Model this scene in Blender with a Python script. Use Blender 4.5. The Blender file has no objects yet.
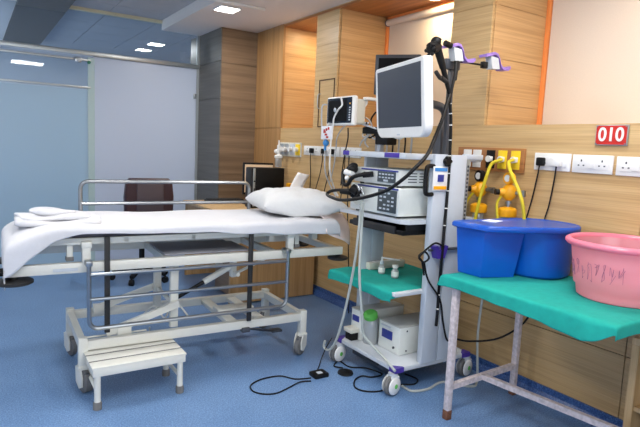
import bpy, bmesh, math, random
from mathutils import Vector, Matrix
random.seed(7)
C = bpy.context.scene.collection
sc = bpy.context.scene
PI = math.pi

# ------------------------------------------------------------------ materials
def lin(c):
    return tuple(((v/255)/12.92 if v/255 <= .04045 else ((v/255+.055)/1.055)**2.4) for v in c) + (1,)

def nodes(name):
    m = bpy.data.materials.new(name); m.use_nodes = True
    nt = m.node_tree
    b = nt.nodes['Principled BSDF']
    return m, nt, b

def add(nt, t, **k):
    n = nt.nodes.new(t)
    for a, v in k.items(): setattr(n, a, v)
    return n

def mat(name, col, rough=.5, metal=0, noise=0, nscale=40, bump=0, bscale=60, spec=.5, emit=None, es=0):
    m, nt, b = nodes(name)
    b.inputs['Base Color'].default_value = lin(col)
    b.inputs['Roughness'].default_value = rough
    b.inputs['Metallic'].default_value = metal
    b.inputs['Specular IOR Level'].default_value = spec
    tc = add(nt, 'ShaderNodeTexCoord')
    n = add(nt, 'ShaderNodeTexNoise'); n.inputs['Scale'].default_value = nscale; n.inputs['Detail'].default_value = 4
    nt.links.new(tc.outputs['Object'], n.inputs['Vector'])
    r = add(nt, 'ShaderNodeValToRGB')
    f = max(noise, .015)
    r.color_ramp.elements[0].position = .3; r.color_ramp.elements[1].position = .7
    c = lin(col)
    r.color_ramp.elements[0].color = tuple(v*(1-f) for v in c[:3]) + (1,)
    r.color_ramp.elements[1].color = tuple(min(1, v*(1+f)) for v in c[:3]) + (1,)
    nt.links.new(n.outputs['Fac'], r.inputs['Fac'])
    nt.links.new(r.outputs['Color'], b.inputs['Base Color'])
    if bump:
        n2 = add(nt, 'ShaderNodeTexNoise'); n2.inputs['Scale'].default_value = bscale; n2.inputs['Detail'].default_value = 3
        nt.links.new(tc.outputs['Object'], n2.inputs['Vector'])
        bp = add(nt, 'ShaderNodeBump'); bp.inputs['Strength'].default_value = bump; bp.inputs['Distance'].default_value = .01
        nt.links.new(n2.outputs['Fac'], bp.inputs['Height'])
        nt.links.new(bp.outputs['Normal'], b.inputs['Normal'])
    if emit:
        b.inputs['Emission Color'].default_value = lin(emit); b.inputs['Emission Strength'].default_value = es
    return m

def wood(name, dark, mid, light, grain='y', rough=.42, scale=1.0):
    m, nt, b = nodes(name)
    b.inputs['Roughness'].default_value = rough
    tc = add(nt, 'ShaderNodeTexCoord')
    def mapped(lo, hi):
        mp = add(nt, 'ShaderNodeMapping')
        s = [hi*scale]*3
        if grain == 'h': s[0] = s[1] = lo*scale
        else: s['xyz'.index(grain)] = lo*scale
        mp.inputs['Scale'].default_value = s
        nt.links.new(tc.outputs['Object'], mp.inputs['Vector'])
        return mp
    n1 = add(nt, 'ShaderNodeTexNoise'); n1.inputs['Scale'].default_value = 1; n1.inputs['Detail'].default_value = 5
    n1.inputs['Distortion'].default_value = .25
    nt.links.new(mapped(.8, 26).outputs['Vector'], n1.inputs['Vector'])
    r = add(nt, 'ShaderNodeValToRGB')
    e = r.color_ramp.elements
    e[0].position = .28; e[0].color = lin(dark); e[1].position = .72; e[1].color = lin(light)
    q = e.new(.48); q.color = lin(mid)
    nt.links.new(n1.outputs['Fac'], r.inputs['Fac'])
    n2 = add(nt, 'ShaderNodeTexNoise'); n2.inputs['Scale'].default_value = 1; n2.inputs['Detail'].default_value = 6
    nt.links.new(mapped(2.5, 150).outputs['Vector'], n2.inputs['Vector'])
    r2 = add(nt, 'ShaderNodeValToRGB')
    r2.color_ramp.elements[0].position = .36; r2.color_ramp.elements[0].color = (.80, .77, .73, 1)
    r2.color_ramp.elements[1].position = .58; r2.color_ramp.elements[1].color = (1, 1, 1, 1)
    nt.links.new(n2.outputs['Fac'], r2.inputs['Fac'])
    mx = add(nt, 'ShaderNodeMix', data_type='RGBA', blend_type='MULTIPLY')
    mx.inputs['Factor'].default_value = .7
    nt.links.new(r.outputs['Color'], mx.inputs[6]); nt.links.new(r2.outputs['Color'], mx.inputs[7])
    nt.links.new(mx.outputs[2], b.inputs['Base Color'])
    return m

def speckle(name, a, b_, c, rough=.35):
    m, nt, b = nodes(name)
    tc = add(nt, 'ShaderNodeTexCoord')
    n = add(nt, 'ShaderNodeTexNoise'); n.inputs['Scale'].default_value = 120; n.inputs['Detail'].default_value = 3
    nt.links.new(tc.outputs['Object'], n.inputs['Vector'])
    r = add(nt, 'ShaderNodeValToRGB'); e = r.color_ramp.elements
    e[0].position = .33; e[0].color = lin(a); e[1].position = .68; e[1].color = lin(c)
    q = e.new(.5); q.color = lin(b_)
    nt.links.new(n.outputs['Fac'], r.inputs['Fac'])
    # broad scuffs worn into the vinyl
    n2 = add(nt, 'ShaderNodeTexNoise'); n2.inputs['Scale'].default_value = 3.2; n2.inputs['Detail'].default_value = 4
    nt.links.new(tc.outputs['Object'], n2.inputs['Vector'])
    r2 = add(nt, 'ShaderNodeValToRGB')
    r2.color_ramp.elements[0].position = .35; r2.color_ramp.elements[0].color = (.88, .9, .92, 1)
    r2.color_ramp.elements[1].position = .6; r2.color_ramp.elements[1].color = (1, 1, 1, 1)
    nt.links.new(n2.outputs['Fac'], r2.inputs['Fac'])
    mx = add(nt, 'ShaderNodeMix', data_type='RGBA', blend_type='MULTIPLY'); mx.inputs['Factor'].default_value = 1
    nt.links.new(r.outputs['Color'], mx.inputs[6]); nt.links.new(r2.outputs['Color'], mx.inputs[7])
    nt.links.new(mx.outputs[2], b.inputs['Base Color'])
    b.inputs['Roughness'].default_value = rough
    return m

def shader_mix(name, col, trans_col, ftrans, clear=0.0, gloss=.08, rough=.3):
    """diffuse + translucent (+ clear) sheet"""
    m = bpy.data.materials.new(name); m.use_nodes = True
    nt = m.node_tree; nt.nodes.clear()
    out = add(nt, 'ShaderNodeOutputMaterial')
    d = add(nt, 'ShaderNodeBsdfDiffuse'); d.inputs['Color'].default_value = lin(col)
    t = add(nt, 'ShaderNodeBsdfTranslucent'); t.inputs['Color'].default_value = lin(trans_col)
    mx = add(nt, 'ShaderNodeMixShader'); mx.inputs['Fac'].default_value = ftrans
    nt.links.new(d.outputs[0], mx.inputs[1]); nt.links.new(t.outputs[0], mx.inputs[2])
    last = mx
    if clear:
        c = add(nt, 'ShaderNodeBsdfTransparent'); c.inputs['Color'].default_value = lin(trans_col)
        m2 = add(nt, 'ShaderNodeMixShader'); m2.inputs['Fac'].default_value = clear
        nt.links.new(last.outputs[0], m2.inputs[1]); nt.links.new(c.outputs[0], m2.inputs[2]); last = m2
    g = add(nt, 'ShaderNodeBsdfGlossy'); g.inputs['Roughness'].default_value = rough
    m3 = add(nt, 'ShaderNodeMixShader'); m3.inputs['Fac'].default_value = gloss
    nt.links.new(last.outputs[0], m3.inputs[1]); nt.links.new(g.outputs[0], m3.inputs[2])
    nt.links.new(m3.outputs[0], out.inputs['Surface'])
    return m

def clear_glass(name, tint=(235, 242, 245), gloss=.1):
    m = bpy.data.materials.new(name); m.use_nodes = True
    nt = m.node_tree; nt.nodes.clear()
    out = add(nt, 'ShaderNodeOutputMaterial')
    c = add(nt, 'ShaderNodeBsdfTransparent'); c.inputs['Color'].default_value = lin(tint)
    g = add(nt, 'ShaderNodeBsdfGlossy'); g.inputs['Roughness'].default_value = .02
    m3 = add(nt, 'ShaderNodeMixShader'); m3.inputs['Fac'].default_value = gloss
    nt.links.new(c.outputs[0], m3.inputs[1]); nt.links.new(g.outputs[0], m3.inputs[2])
    nt.links.new(m3.outputs[0], out.inputs['Surface'])
    return m

M = dict(
    floor=speckle('blue_speckled_vinyl', (86,116,160), (106,141,186), (134,166,204)),
    cove=speckle('blue_cove_vinyl', (38,66,118), (56,90,150), (92,126,178)),
    ceil=mat('ceiling_paint', (228,222,218), .8),
    tile=mat('ceiling_tile', (184,184,186), .85, noise=.04, nscale=8),
    wall=mat('wall_paint', (214,218,224), .8),
    beam=mat('dark_beam_laminate', (86,82,78), .5, noise=.12, nscale=18),
    cream=mat('cream_strip', (222,214,180), .6),
    dado=wood('pale_oak_laminate', (187,153,104), (201,167,117), (211,180,131), 'h'),
    oak=wood('honey_oak_laminate', (190,150,100), (203,163,113), (214,175,126), 'h'),
    oakv=wood('vertical_oak_laminate', (158,118,72), (174,132,84), (188,146,98), 'z'),
    walnut=wood('grey_walnut_laminate', (108,88,68), (124,102,80), (138,115,92), 'h'),
    walnut_dark=wood('dark_grey_laminate', (88,86,80), (97,94,88), (106,103,97), 'h'),
    alcceil=wood('alcove_ceiling_laminate', (146,92,46), (168,108,58), (186,124,70), 'y'),
    deskwood=wood('desk_oak_laminate', (166,128,82), (182,144,96), (196,158,110), 'z'),
    locker=wood('locker_oak_laminate', (190,156,108), (204,170,122), (216,184,138), 'z'),
    blind=mat('blind_fabric', (226,214,200), .9, noise=.02, nscale=120, bump=.1, bscale=300),
    orange=mat('orange_glow_jamb', (244,150,80), .6),  # glow on the jamb put into the base colour
    frost=shader_mix('frosted_film', (172,190,202), (194,214,226), .55, 0, .05, .35),
    frost2=shader_mix('frosted_film_pale', (196,202,212), (214,219,228), .55, 0, .05, .35),
    glass=clear_glass('clear_glass', (226,232,236), .025),
    glassedge=mat('glass_edge', (178,200,200), .25),
    alu=mat('brushed_aluminium', (176,182,184), .35, .6),
    chrome=mat('chrome', (158,162,166), .28, 1.0),
    bedwhite=mat('bed_enamel', (219,219,211), .35),
    white=mat('white_plastic', (232,232,230), .35),
    offwhite=mat('ivory_plastic', (214,212,200), .4),
    cartgrey=mat('cart_grey_enamel', (190,198,208), .4),
    cartlight=mat('cart_light_grey', (196,202,208), .4),
    purple=mat('purple_plastic', (70,50,150), .4),
    lilac=mat('lilac_plastic', (150,118,198), .4),
    black=mat('black_plastic', (11,11,13), .5, spec=.3),
    off_screen=mat('off_screen', (14,14,17), .6, spec=.15),
    rubber=mat('black_rubber', (34,34,36), .6),
    greyrubber=mat('grey_rubber', (112,112,112), .7),
    darkgrey=mat('dark_grey_metal', (72,76,84), .4, .2),
    tray=mat('grey_tray', (150,152,162), .5),
    screen=mat('dark_screen', (52,56,66), .3),
    screen2=mat('monitor_glass', (30,40,54), .2),
    sheet=mat('white_linen', (212,213,218), .9, bump=.25, bscale=14),
    pillow=mat('white_cotton', (216,217,218), .9, bump=.6, bscale=10),
    pinkwhite=mat('pinkish_linen', (236,222,220), .9, bump=.2, bscale=16),
    pad=mat('dark_mattress_vinyl', (70,64,70), .6),
    green=mat('green_surgical_drape', (14,158,146), .9, noise=.06, nscale=30, bump=.3, bscale=18),
    blue=mat('blue_plastic', (4,88,192), .3, noise=.05, nscale=6),
    bluelid=mat('blue_lid_plastic', (16,80,180), .28),
    pink=shader_mix('pink_translucent_plastic', (252,196,208), (255,200,211), .45, .3, .06, .2),
    pinkrim=shader_mix('pink_rim_plastic', (244,150,174), (250,165,184), .35, 0, .06, .2),
    ink=mat('faint_ink', (150,110,140), .8),
    legpaint=mat('worn_lilac_enamel', (204,193,195), .45, noise=.22, nscale=45),
    rust=mat('rusty_steel', (112,72,52), .8, noise=.3, nscale=60),
    devwhite=mat('device_white', (222,226,222), .4),
    devgrey=mat('device_panel_grey', (60,70,76), .4),
    devtop=mat('device_top_grey', (186,188,182), .45),
    bluestripe=mat('blue_stripe', (44,56,140), .4),
    red=mat('sign_red', (194,38,28), .4),
    yellow=mat('yellow_enamel', (240,168,16), .35),
    hose=mat('yellow_hose', (216,196,40), .45),
    plateyellow=mat('yellow_plate', (240,206,40), .4),
    boardwood=wood('outlet_board_wood', (150,98,52), (166,112,64), (178,124,74), 'h'),
    greylid=mat('green_cap', (96,190,80), .4),
    tubegrey=mat('grey_silicone_tube', (176,182,178), .4),
    maroon=mat('maroon_leather', (58,34,38), .4, bump=.1, bscale=60),
    maroon2=mat('grey_brown_mesh', (74,62,66), .7),
    paper=mat('white_paper', (236,238,244), .9),
    cream_screen=mat('lit_document_screen', (214,190,160), .5, emit=(222,190,158), es=.35),
    seam=mat('dark_seam', (84,62,40), .8),
    iris=mat('pale_blue_plastic', (60,140,210), .4),
    clearplastic=shader_mix('clear_plastic', (220,224,226), (230,234,236), .3, .45, .12, .1),
    greenhose=mat('green_rubber', (20,120,90), .5),
    led=mat('led_diffuser', (255,255,255), .5, emit=(255,252,248), es=14),
    warmled=mat('warm_led_diffuser', (255,240,210), .5, emit=(255,226,170), es=14),
)

# ------------------------------------------------------------------ mesh builder
ROOT = {}
class MB:
    def __init__(s): s.v = []; s.f = []
    def raw(s, v, f):
        o = len(s.v); s.v += [tuple(p) for p in v]; s.f += [tuple(i+o for i in q) for q in f]; return s
    def bmadd(s, bm):
        bm.verts.index_update()
        s.raw([v.co[:] for v in bm.verts], [[v.index for v in f.verts] for f in bm.faces]); bm.free(); return s
    def box(s, x0, x1, y0, y1, z0, z1, bev=0, seg=2, rot=None):
        bm = bmesh.new(); bmesh.ops.create_cube(bm, size=1)
        c = Vector(((x0+x1)/2, (y0+y1)/2, (z0+z1)/2))
        for v in bm.verts: v.co = Vector((v.co.x*(x1-x0), v.co.y*(y1-y0), v.co.z*(z1-z0)))
        if bev: bmesh.ops.bevel(bm, geom=bm.edges[:], offset=bev, segments=seg, affect='EDGES', profile=.5)
        if rot is not None:
            for v in bm.verts: v.co = rot @ v.co
        for v in bm.verts: v.co += c
        return s.bmadd(bm)
    def cyl(s, p, q, r, r2=None, n=16):
        p = Vector(p); q = Vector(q); d = q-p
        r2 = r if r2 is None else r2
        R = d.to_track_quat('Z', 'Y').to_matrix()
        v = []
        for c, rr in ((p, r), (q, r2)):
            for i in range(n):
                a = 2*PI*i/n; v.append(c + R @ Vector((rr*math.cos(a), rr*math.sin(a), 0)))
        f = [(i, (i+1) % n, n+(i+1) % n, n+i) for i in range(n)] + [tuple(range(n))[::-1], tuple(range(n, 2*n))]
        return s.raw(v, f)
    def bar(s, p, q, w, h):
        p = Vector(p); q = Vector(q); d = (q-p); L = d.length
        R = d.to_track_quat('X', 'Z').to_matrix()
        bm = bmesh.new(); bmesh.ops.create_cube(bm, size=1)
        for v in bm.verts: v.co = (p+q)/2 + R @ Vector((v.co.x*L, v.co.y*w, v.co.z*h))
        return s.bmadd(bm)
    def tube(s, pts, r, n=8, sub=6, cyclic=False, straight=False):
        P = [Vector(p) for p in pts]
        if not straight and len(P) > 2:
            out = []; N = len(P)
            for i in range(N if cyclic else N-1):
                g = lambda k: P[k % N] if cyclic else P[max(0, min(N-1, k))]
                a, b, c, d = g(i-1), g(i), g(i+1), g(i+2)
                for k in range(sub):
                    t = k/sub
                    out.append(.5*((2*b) + (-a+c)*t + (2*a-5*b+4*c-d)*t*t + (-a+3*b-3*c+d)*t**3))
            if not cyclic: out.append(P[-1])
            P = out
        N = len(P); v = []; f = []
        up = None
        for i in range(N):
            if cyclic: t = P[(i+1) % N]-P[i-1]
            else: t = P[min(i+1, N-1)]-P[max(i-1, 0)]
            if t.length < 1e-9: t = Vector((0, 0, 1))
            t.normalize()
            if up is None:
                up = t.orthogonal().normalized()
            else:
                up = up - t*up.dot(t)
                up = up.normalized() if up.length > 1e-6 else t.orthogonal().normalized()
            w = t.cross(up)
            for k in range(n):
                a = 2*PI*k/n; v.append(P[i] + (up*math.cos(a)+w*math.sin(a))*r)
        for i in range(N if cyclic else N-1):
            for k in range(n):
                a = i*n+k; b = i*n+(k+1) % n; j = ((i+1) % N)*n
                f.append((a, b, j+(k+1) % n, j+k))
        if not cyclic: f += [tuple(range(n))[::-1], tuple(range((N-1)*n, N*n))]
        return s.raw(v, f)
    def lathe(s, prof, c, n=24, axis=(0, 0, 1), sx=1, sy=1, ring=False):
        if ring: prof = list(prof)+[prof[0]]
        R = Vector(axis).to_track_quat('Z', 'Y').to_matrix(); c = Vector(c); v = []; f = []
        for (r, z) in prof:
            for i in range(n):
                a = 2*PI*i/n; v.append(c + R @ Vector((r*sx*math.cos(a), r*sy*math.sin(a), z)))
        m = len(prof)
        for j in range(m-1):
            for i in range(n): f.append((j*n+i, j*n+(i+1) % n, (j+1)*n+(i+1) % n, (j+1)*n+i))
        if prof[0][0] > 1e-6 and not ring: f.append(tuple(range(n))[::-1])
        if prof[-1][0] > 1e-6 and not ring: f.append(tuple(range((m-1)*n, m*n)))
        return s.raw(v, f)
    def loft(s, rings, cap=True):
        n = len(rings[0]); v = [p for r in rings for p in r]; f = []
        for j in range(len(rings)-1):
            for i in range(n): f.append((j*n+i, j*n+(i+1) % n, (j+1)*n+(i+1) % n, (j+1)*n+i))
        if cap: f += [tuple(range(n))[::-1], tuple(range((len(rings)-1)*n, len(rings)*n))]
        return s.raw(v, f)
    def prism(s, poly, axis, a0, a1):
        def P(u, w, a): return {'x': (a, u, w), 'y': (u, a, w), 'z': (u, w, a)}[axis]
        return s.loft([[P(u, w, a0) for u, w in poly], [P(u, w, a1) for u, w in poly]])
    def ball(s, c, r, sx=1, sy=1, sz=1, n=16):
        prof = [(math.sin(PI*i/10)*r, -math.cos(PI*i/10)*r*sz) for i in range(11)]
        prof[0] = (1e-4, prof[0][1]); prof[-1] = (1e-4, prof[-1][1])
        return s.lathe(prof, c, n, sx=sx, sy=sy)
    def grid(s, fn, nu, nv):
        v = [fn(i/nu, j/nv) for j in range(nv+1) for i in range(nu+1)]
        f = [(j*(nu+1)+i, j*(nu+1)+i+1, (j+1)*(nu+1)+i+1, (j+1)*(nu+1)+i) for j in range(nv) for i in range(nu)]
        return s.raw(v, f)
    def build(s, name, m, parent=None, solid=0, flat=False, angle=35, sub=0):
        me = bpy.data.meshes.new(name)
        if parent is not None: o0 = ROOT[parent.name]
        else:
            xs = [p[0] for p in s.v]; ys = [p[1] for p in s.v]; zs = [p[2] for p in s.v]
            o0 = Vector(((min(xs)+max(xs))/2, (min(ys)+max(ys))/2, min(zs)))
        me.from_pydata([tuple(Vector(p)-o0) for p in s.v], [], s.f)
        bm = bmesh.new(); bm.from_mesh(me)
        bmesh.ops.remove_doubles(bm, verts=bm.verts[:], dist=1e-5)
        bmesh.ops.recalc_face_normals(bm, faces=bm.faces[:]); bm.to_mesh(me); bm.free()
        for p in me.polygons: p.use_smooth = not flat
        if not flat: me.set_sharp_from_angle(angle=math.radians(angle))
        me.materials.append(M[m] if isinstance(m, str) else m)
        o = bpy.data.objects.new(name, me); C.objects.link(o)
        if parent is None: o.location = o0
        else: o.parent = parent
        ROOT[o.name] = o0
        if sub:
            q = o.modifiers.new('smooth', 'SUBSURF'); q.levels = q.render_levels = sub
        if solid:
            q = o.modifiers.new('thickness', 'SOLIDIFY'); q.thickness = solid; q.offset = -1
        return o

def thing(name, label, cat, loc, group=None, rz=0):
    o = bpy.data.objects.new(name, None); C.objects.link(o)
    o.empty_display_size = .1
    o.location = loc; o.rotation_euler = (0, 0, rz)
    ROOT[o.name] = Vector(loc)
    tag(o, label, cat, group); return o

def tag(o, label, cat, group=None):
    o['label'] = label; o['category'] = cat
    if group: o['group'] = group
    return o

def struct(o):
    o['kind'] = 'structure'; return o

def sroot(name, loc):
    o = bpy.data.objects.new(name, None); C.objects.link(o); o.location = loc; ROOT[o.name] = Vector(loc)
    o['kind'] = 'structure'; return o

def copy_thing(root, loc, label, group=None):
    c = root.copy(); C.objects.link(c); c.location = loc; c['label'] = label
    if group: c['group'] = group
    for ch in root.children:
        d = ch.copy(); C.objects.link(d); d.parent = c
        for g in ch.children:
            e = g.copy(); C.objects.link(e); e.parent = d
    return c

XW = 2.9          # plane of the panelled wall
ZC = 2.77         # plaster ceiling
ZT = 2.88         # tiled ceiling
YP = 6.74         # glass partition

# ------------------------------------------------------------------ setting
struct(MB().box(-2.2, 3.7, -2.2, 11.2, -.1, 0).build('floor', 'floor'))
struct(MB().box(-2.3, -2.2, -2.2, 11.2, 0, 2.98).build('wall_left', 'wall'))
struct(MB().box(-2.2, 3.7, -2.3, -2.2, 0, 2.98).build('wall_front', 'wall'))
struct(MB().box(-2.2, 3.7, 11.2, 11.3, 0, 2.98).build('wall_back', 'wall'))
# plaster ceiling over the panelled side, with the small drop edge towards the tiles
struct(MB().box(1.97, XW+.02, -2.2, YP, ZC, ZC+.2).build('ceiling', 'ceil'))
t = MB()
for i in range(-2, 19):
    for j in range(-4, 6):
        x0, y0 = 1.97-.6*(j+1), -2.2+.6*i+.15
        a, b = max(x0, -2.2), x0+.592
        if b > a+.05: t.box(a, b, max(y0, -2.2), min(y0+.592, 11.2), ZT, ZT+.04)
for i in range(15, 19):
    for j in range(3):
        y0 = -2.2+.6*i+.15
        if y0 > YP: t.box(1.97+.6*j, min(1.97+.6*j+.592, 3.7), y0, min(y0+.592, 11.2), ZT, ZT+.04)
t.box(-2.2, 3.7, -2.2, 11.2, ZT+.04, ZT+.1)
struct(t.build('ceiling', 'tile', flat=True))
struct(MB().box(.45, .92, 2.5, 9.7, 2.80, ZT).build('trim_1', 'beam'))
struct(MB().box(-2.2, .45, 2.5, 11.0, 2.835, ZT).build('ceiling', 'ceil'))
struct(MB().box(.92, 1.97, YP-.03, YP+.03, 2.845, ZT).build('trim_2', 'cream'))

# panelled wall: dado with sill, alcoves behind
w = MB()
w.box(XW, 3.5, -2.2, 1.447, .087, .428); w.box(XW, 3.5, 1.452, 6.02, .087, .428)
w.box(XW, 3.5, -2.2, 1.447, .433, 1.655); w.box(XW, 3.5, 1.452, 6.02, .433, 1.655)
struct(w.build('wall_right', 'dado', flat=True))
b = MB().box(XW-.012, XW+.1, -2.2, 6.02, 0, .087)
b.prism([(XW-.012, .002), (XW-.012, .05), (XW-.05, .002)], 'y', -2.2, 6.02)
struct(b.build('baseboard_right', 'cove', flat=True))

def panelled(name, m, x0, x1, y0, y1, zs, lining=True):
    q = MB()
    for a, c in zip(zs[:-1], zs[1:]): q.box(x0, x1, y0, y1, a+.002, c-.002)
    q.box(x0+.005, x1, y0+.005, y1-.005, zs[0], zs[-1])
    return struct(q.build(name, m, flat=True))
ZA = 2.742
panelled('trim_3', 'dado', XW, XW+.02, 4.32, 4.705, [1.655, 2.44, ZA])                       # front skin of the far pillar
panelled('trim_4', 'oak', XW+.021, 3.5, 4.31, 4.71, [1.655, 1.79, 2.10, 2.42, ZA])
panelled('trim_5', 'dado', XW, XW+.02, 2.53, 2.885, [1.655, 2.10, 2.44, ZA])
panelled('trim_6', 'oak', XW+.021, 3.5, 2.52, 2.89, [1.655, 1.80, 2.10, 2.44, ZA])
panelled('trim_7', 'oak', XW+.021, 3.5, 5.385, 6.02, [1.655, 1.79, 2.09, 2.44, ZA])
st = MB().box(XW-.006, XW+.02, 5.38, 5.645, 1.66, ZC).box(XW-.006, XW+.02, 5.65, 6.02, 1.66, ZC).box(XW-.006, XW, 5.38, 6.02, .09, 1.655)
struct(st.build('trim_8', 'oakv', flat=True))
struct(MB().box(XW+.0, 3.56, -2.2, 6.02, ZA, ZA+.02).build('ceiling', 'alcceil'))
struct(MB().box(XW, XW+.02, -2.2, 6.02, ZA+.02, ZC).build('trim_9', 'dado'))
struct(MB().box(3.54, 3.6, -2.2, 6.02, 0, 2.98).build('wall_right', 'wall'))
# jamb strips beside the blinds, their glow painted as saturated orange
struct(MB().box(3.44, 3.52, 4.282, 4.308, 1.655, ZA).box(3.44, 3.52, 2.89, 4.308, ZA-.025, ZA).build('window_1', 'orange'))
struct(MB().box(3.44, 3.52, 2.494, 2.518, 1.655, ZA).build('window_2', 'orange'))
# column between panelled wall and partition
q = MB()
for a, c in ((0, 1.1), (1.1, 1.72), (1.72, 2.38), (2.38, ZC)):
    q.box(2.452, XW+.05, 6.02, 6.07, a+.002, c-.002)
q.box(2.455, XW+.05, 6.03, YP+.3, 0, ZC)
struct(q.build('trim_10', 'walnut', flat=True))
q = MB()
for a, c in ((0, 1.0), (1.0, 1.98), (1.98, 2.4), (2.4, ZC)):
    q.box(2.44, 2.4545, 6.02, YP+.3, a+.002, c-.002)
struct(q.build('trim_11', 'walnut_dark', flat=True))
# access hatch outlined on the far pillar
hp = sroot('trim_12', (XW, 4.46, 1.67))
fr = MB()
for y0, y1, z0, z1 in ((4.345, 4.352, 1.665, 2.112), (4.603, 4.612, 1.665, 2.112), (4.345, 4.612, 2.106, 2.114), (4.345, 4.612, 1.662, 1.67)):
    fr.box(XW-.006, XW, y0, y1, z0, z1)
fr.build('outline', 'seam', hp)
MB().tube([(XW-.002, 4.585, 1.98), (XW-.03, 4.585, 1.965), (XW-.03, 4.585, 1.855), (XW-.002, 4.585, 1.84)], .005).build('handle', 'alu', hp)

# glass partition
gp = sroot('window_3', (0, YP, 0))
MB().box(-2.2, 2.44, YP-.035, YP+.035, 2.365, 2.415, .004).build('rail', 'alu', gp)
MB().box(2.41, 2.44, YP-.02, YP+.02, 0, ZC).build('frame', 'alu', gp)
MB().box(1.20, 2.41, YP-.006, YP+.006, 0, 2.365).build('frosted_pane', 'frost2', gp)
MB().box(-2.2, 2.41, YP-.005, YP+.005, 2.415, ZC+.08).build('clear_pane', 'glass', gp)
cl = MB()
for z in (.5, 2.03): cl.box(2.375, 2.415, YP-.02, YP+.02, z-.03, z+.03, .003)
cl.build('clamp', 'chrome', gp)
dr = sroot('door_1', (0, YP-.06, 0))
MB().box(-1.2, 1.13, YP-.078, YP-.066, .01, 1.985).build('frosted_pane', 'frost', dr)
MB().box(-1.2, 1.13, YP-.078, YP-.066, 1.99, 2.30).build('clear_pane', 'glass', dr)
MB().box(1.13, 1.20, YP-.08, YP-.064, .01, 2.34).build('edge_strip', 'glassedge', dr)
MB().box(-1.2, 1.16, YP-.090, YP-.078, 1.998, 2.02, .003).build('handle_rail', 'alu', dr)
MB().box(-1.2, 1.16, YP-.09, YP-.05, 2.295, 2.32, .003).build('track', 'alu', dr)
MB().box(.99, 1.06, YP-.115, YP-.09, 2.27, 2.33, .006).cyl((1.025, YP-.13, 2.30), (1.025, YP-.11, 2.30), .02).build('roller_bracket', 'chrome', dr)
MB().cyl((1.14, YP-.10, 2.285), (1.14, YP-.075, 2.285), .018).build('knob', 'greenhose', dr)

# ------------------------------------------------------------------ lamps of the room, with added fill
def panel_lamp(name, x, y, z, s, label, power, col=(1, .97, .93), group=None, m='led', size=None):
    r = thing(name, label, 'ceiling light', (x, y, z), group)
    MB().box(x-s-.012, x+s+.012, y-s-.012, y+s+.012, z-.012, z, .004).build('frame', 'white', r)
    MB().box(x-s, x+s, y-s, y+s, z-.016, z-.011).build('diffuser', m, r)
    ld = bpy.data.lights.new('lamp', 'AREA'); ld.energy = power; ld.color = col; ld.shape = 'SQUARE'; ld.size = size or s*2
    lo = bpy.data.objects.new('lamp', ld); C.objects.link(lo); lo.location = (0, 0, -.02); lo.parent = r
    return r
panel_lamp('ceiling_light', 2.155, 5.19, ZC, .095, 'small square lit panel in the plaster ceiling before the wood column', 26)
panel_lamp('ceiling_light', 2.36, 8.35, ZT, .10, 'lit panel seen through the clear glass above the frosted partition', 120)
panel_lamp('ceiling_light', -1.3, 7.9, 2.835, .2, 'unseen panel added as fill beyond the sliding frosted door', 60)  # out of view, added to brighten the frosted glass
wd = sroot('added_window_5', (-2.2, 9, 0))  # unseen window added to give the frosted glass a blue glow
MB().box(-2.2, -2.17, 7.3, 10.7, .3, 2.3, .004).build('frame', 'white', wd)
MB().box(-2.175, -2.165, 7.4, 10.6, .4, 2.2).build('pane', 'glass', wd)
ld = bpy.data.lights.new('window_fill', 'AREA'); ld.energy = 95; ld.color = (.78, .89, 1); ld.shape = 'RECTANGLE'; ld.size = 1.3; ld.size_y = 3.2
lo = bpy.data.objects.new('window_fill', ld); C.objects.link(lo); lo.location = (-2.15, 9, 1.55); lo.rotation_euler = (0, -PI/2, 0)
for k, (x, y, p) in enumerate(((.7, 3.4, 17), (-.9, 3.2, 15), (1.0, .9, 46), (-1.0, .2, 40), (2.3, 1.7, 14))):  # out-of-view panels added as overhead fill
    z = ZC if x > 1.97 else (ZT if x > .92 else (2.80 if .45 < x else 2.835))
    panel_lamp('ceiling_light', x, y, z, .28, 'unseen square ceiling panel added as fill over the near half of the room', p, group='unseen ceiling panels added as fill over the near half of the room')
def spot_lamp(x, y, label, power):
    r = thing('downlight', label, 'downlight', (x, y, ZA), 'warm downlights in the alcoves')
    MB().lathe([(.07, 0), (.07, -.006), (.052, -.010), (.05, -.004)], (x, y, ZA), ring=True).build('bezel', 'white', r)
    MB().cyl((x, y, ZA-.009), (x, y, ZA-.004), .05).build('diffuser', 'warmled', r)
    ld = bpy.data.lights.new('lamp', 'AREA'); ld.energy = power; ld.color = (1, .77, .48); ld.shape = 'DISK'; ld.size = .1
    lo = bpy.data.objects.new('lamp', ld); C.objects.link(lo); lo.location = (0, 0, -.015); lo.parent = r
spot_lamp(3.30, 3.50, 'round warm downlight in the wood alcove ceiling above the dark monitor', 9)
spot_lamp(3.25, 5.05, 'round warm downlight in the far narrow alcove', 7)
spot_lamp(3.30, 1.55, 'round warm downlight in the near alcove above the red 010 sign', 5)
t = MB().box(1.6, 2.44, 4.915, 4.945, ZC-.022, ZC, .006)
tag(t.build('cable_conduit', 'white'), 'white surface conduit running along the plaster ceiling by the lit panel', 'conduit')

# window added behind the camera; its light stands in for frontal flash
wd = sroot('added_window_4', (0, -2.2, 0))
MB().box(-1.4, 2.4, -2.2, -2.17, .9, 2.5, .004).build('frame', 'white', wd)
MB().box(-1.3, 2.3, -2.175, -2.165, 1.0, 2.4).build('pane', 'glass', wd)
ld = bpy.data.lights.new('window_fill', 'AREA'); ld.energy = 75; ld.color = (.95, .98, 1); ld.shape = 'RECTANGLE'; ld.size = 3.5; ld.size_y = 1.4
lo = bpy.data.objects.new('window_fill', ld); C.objects.link(lo); lo.location = (.5, -2.15, 1.7); lo.rotation_euler = (PI/2, 0, 0)

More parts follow.
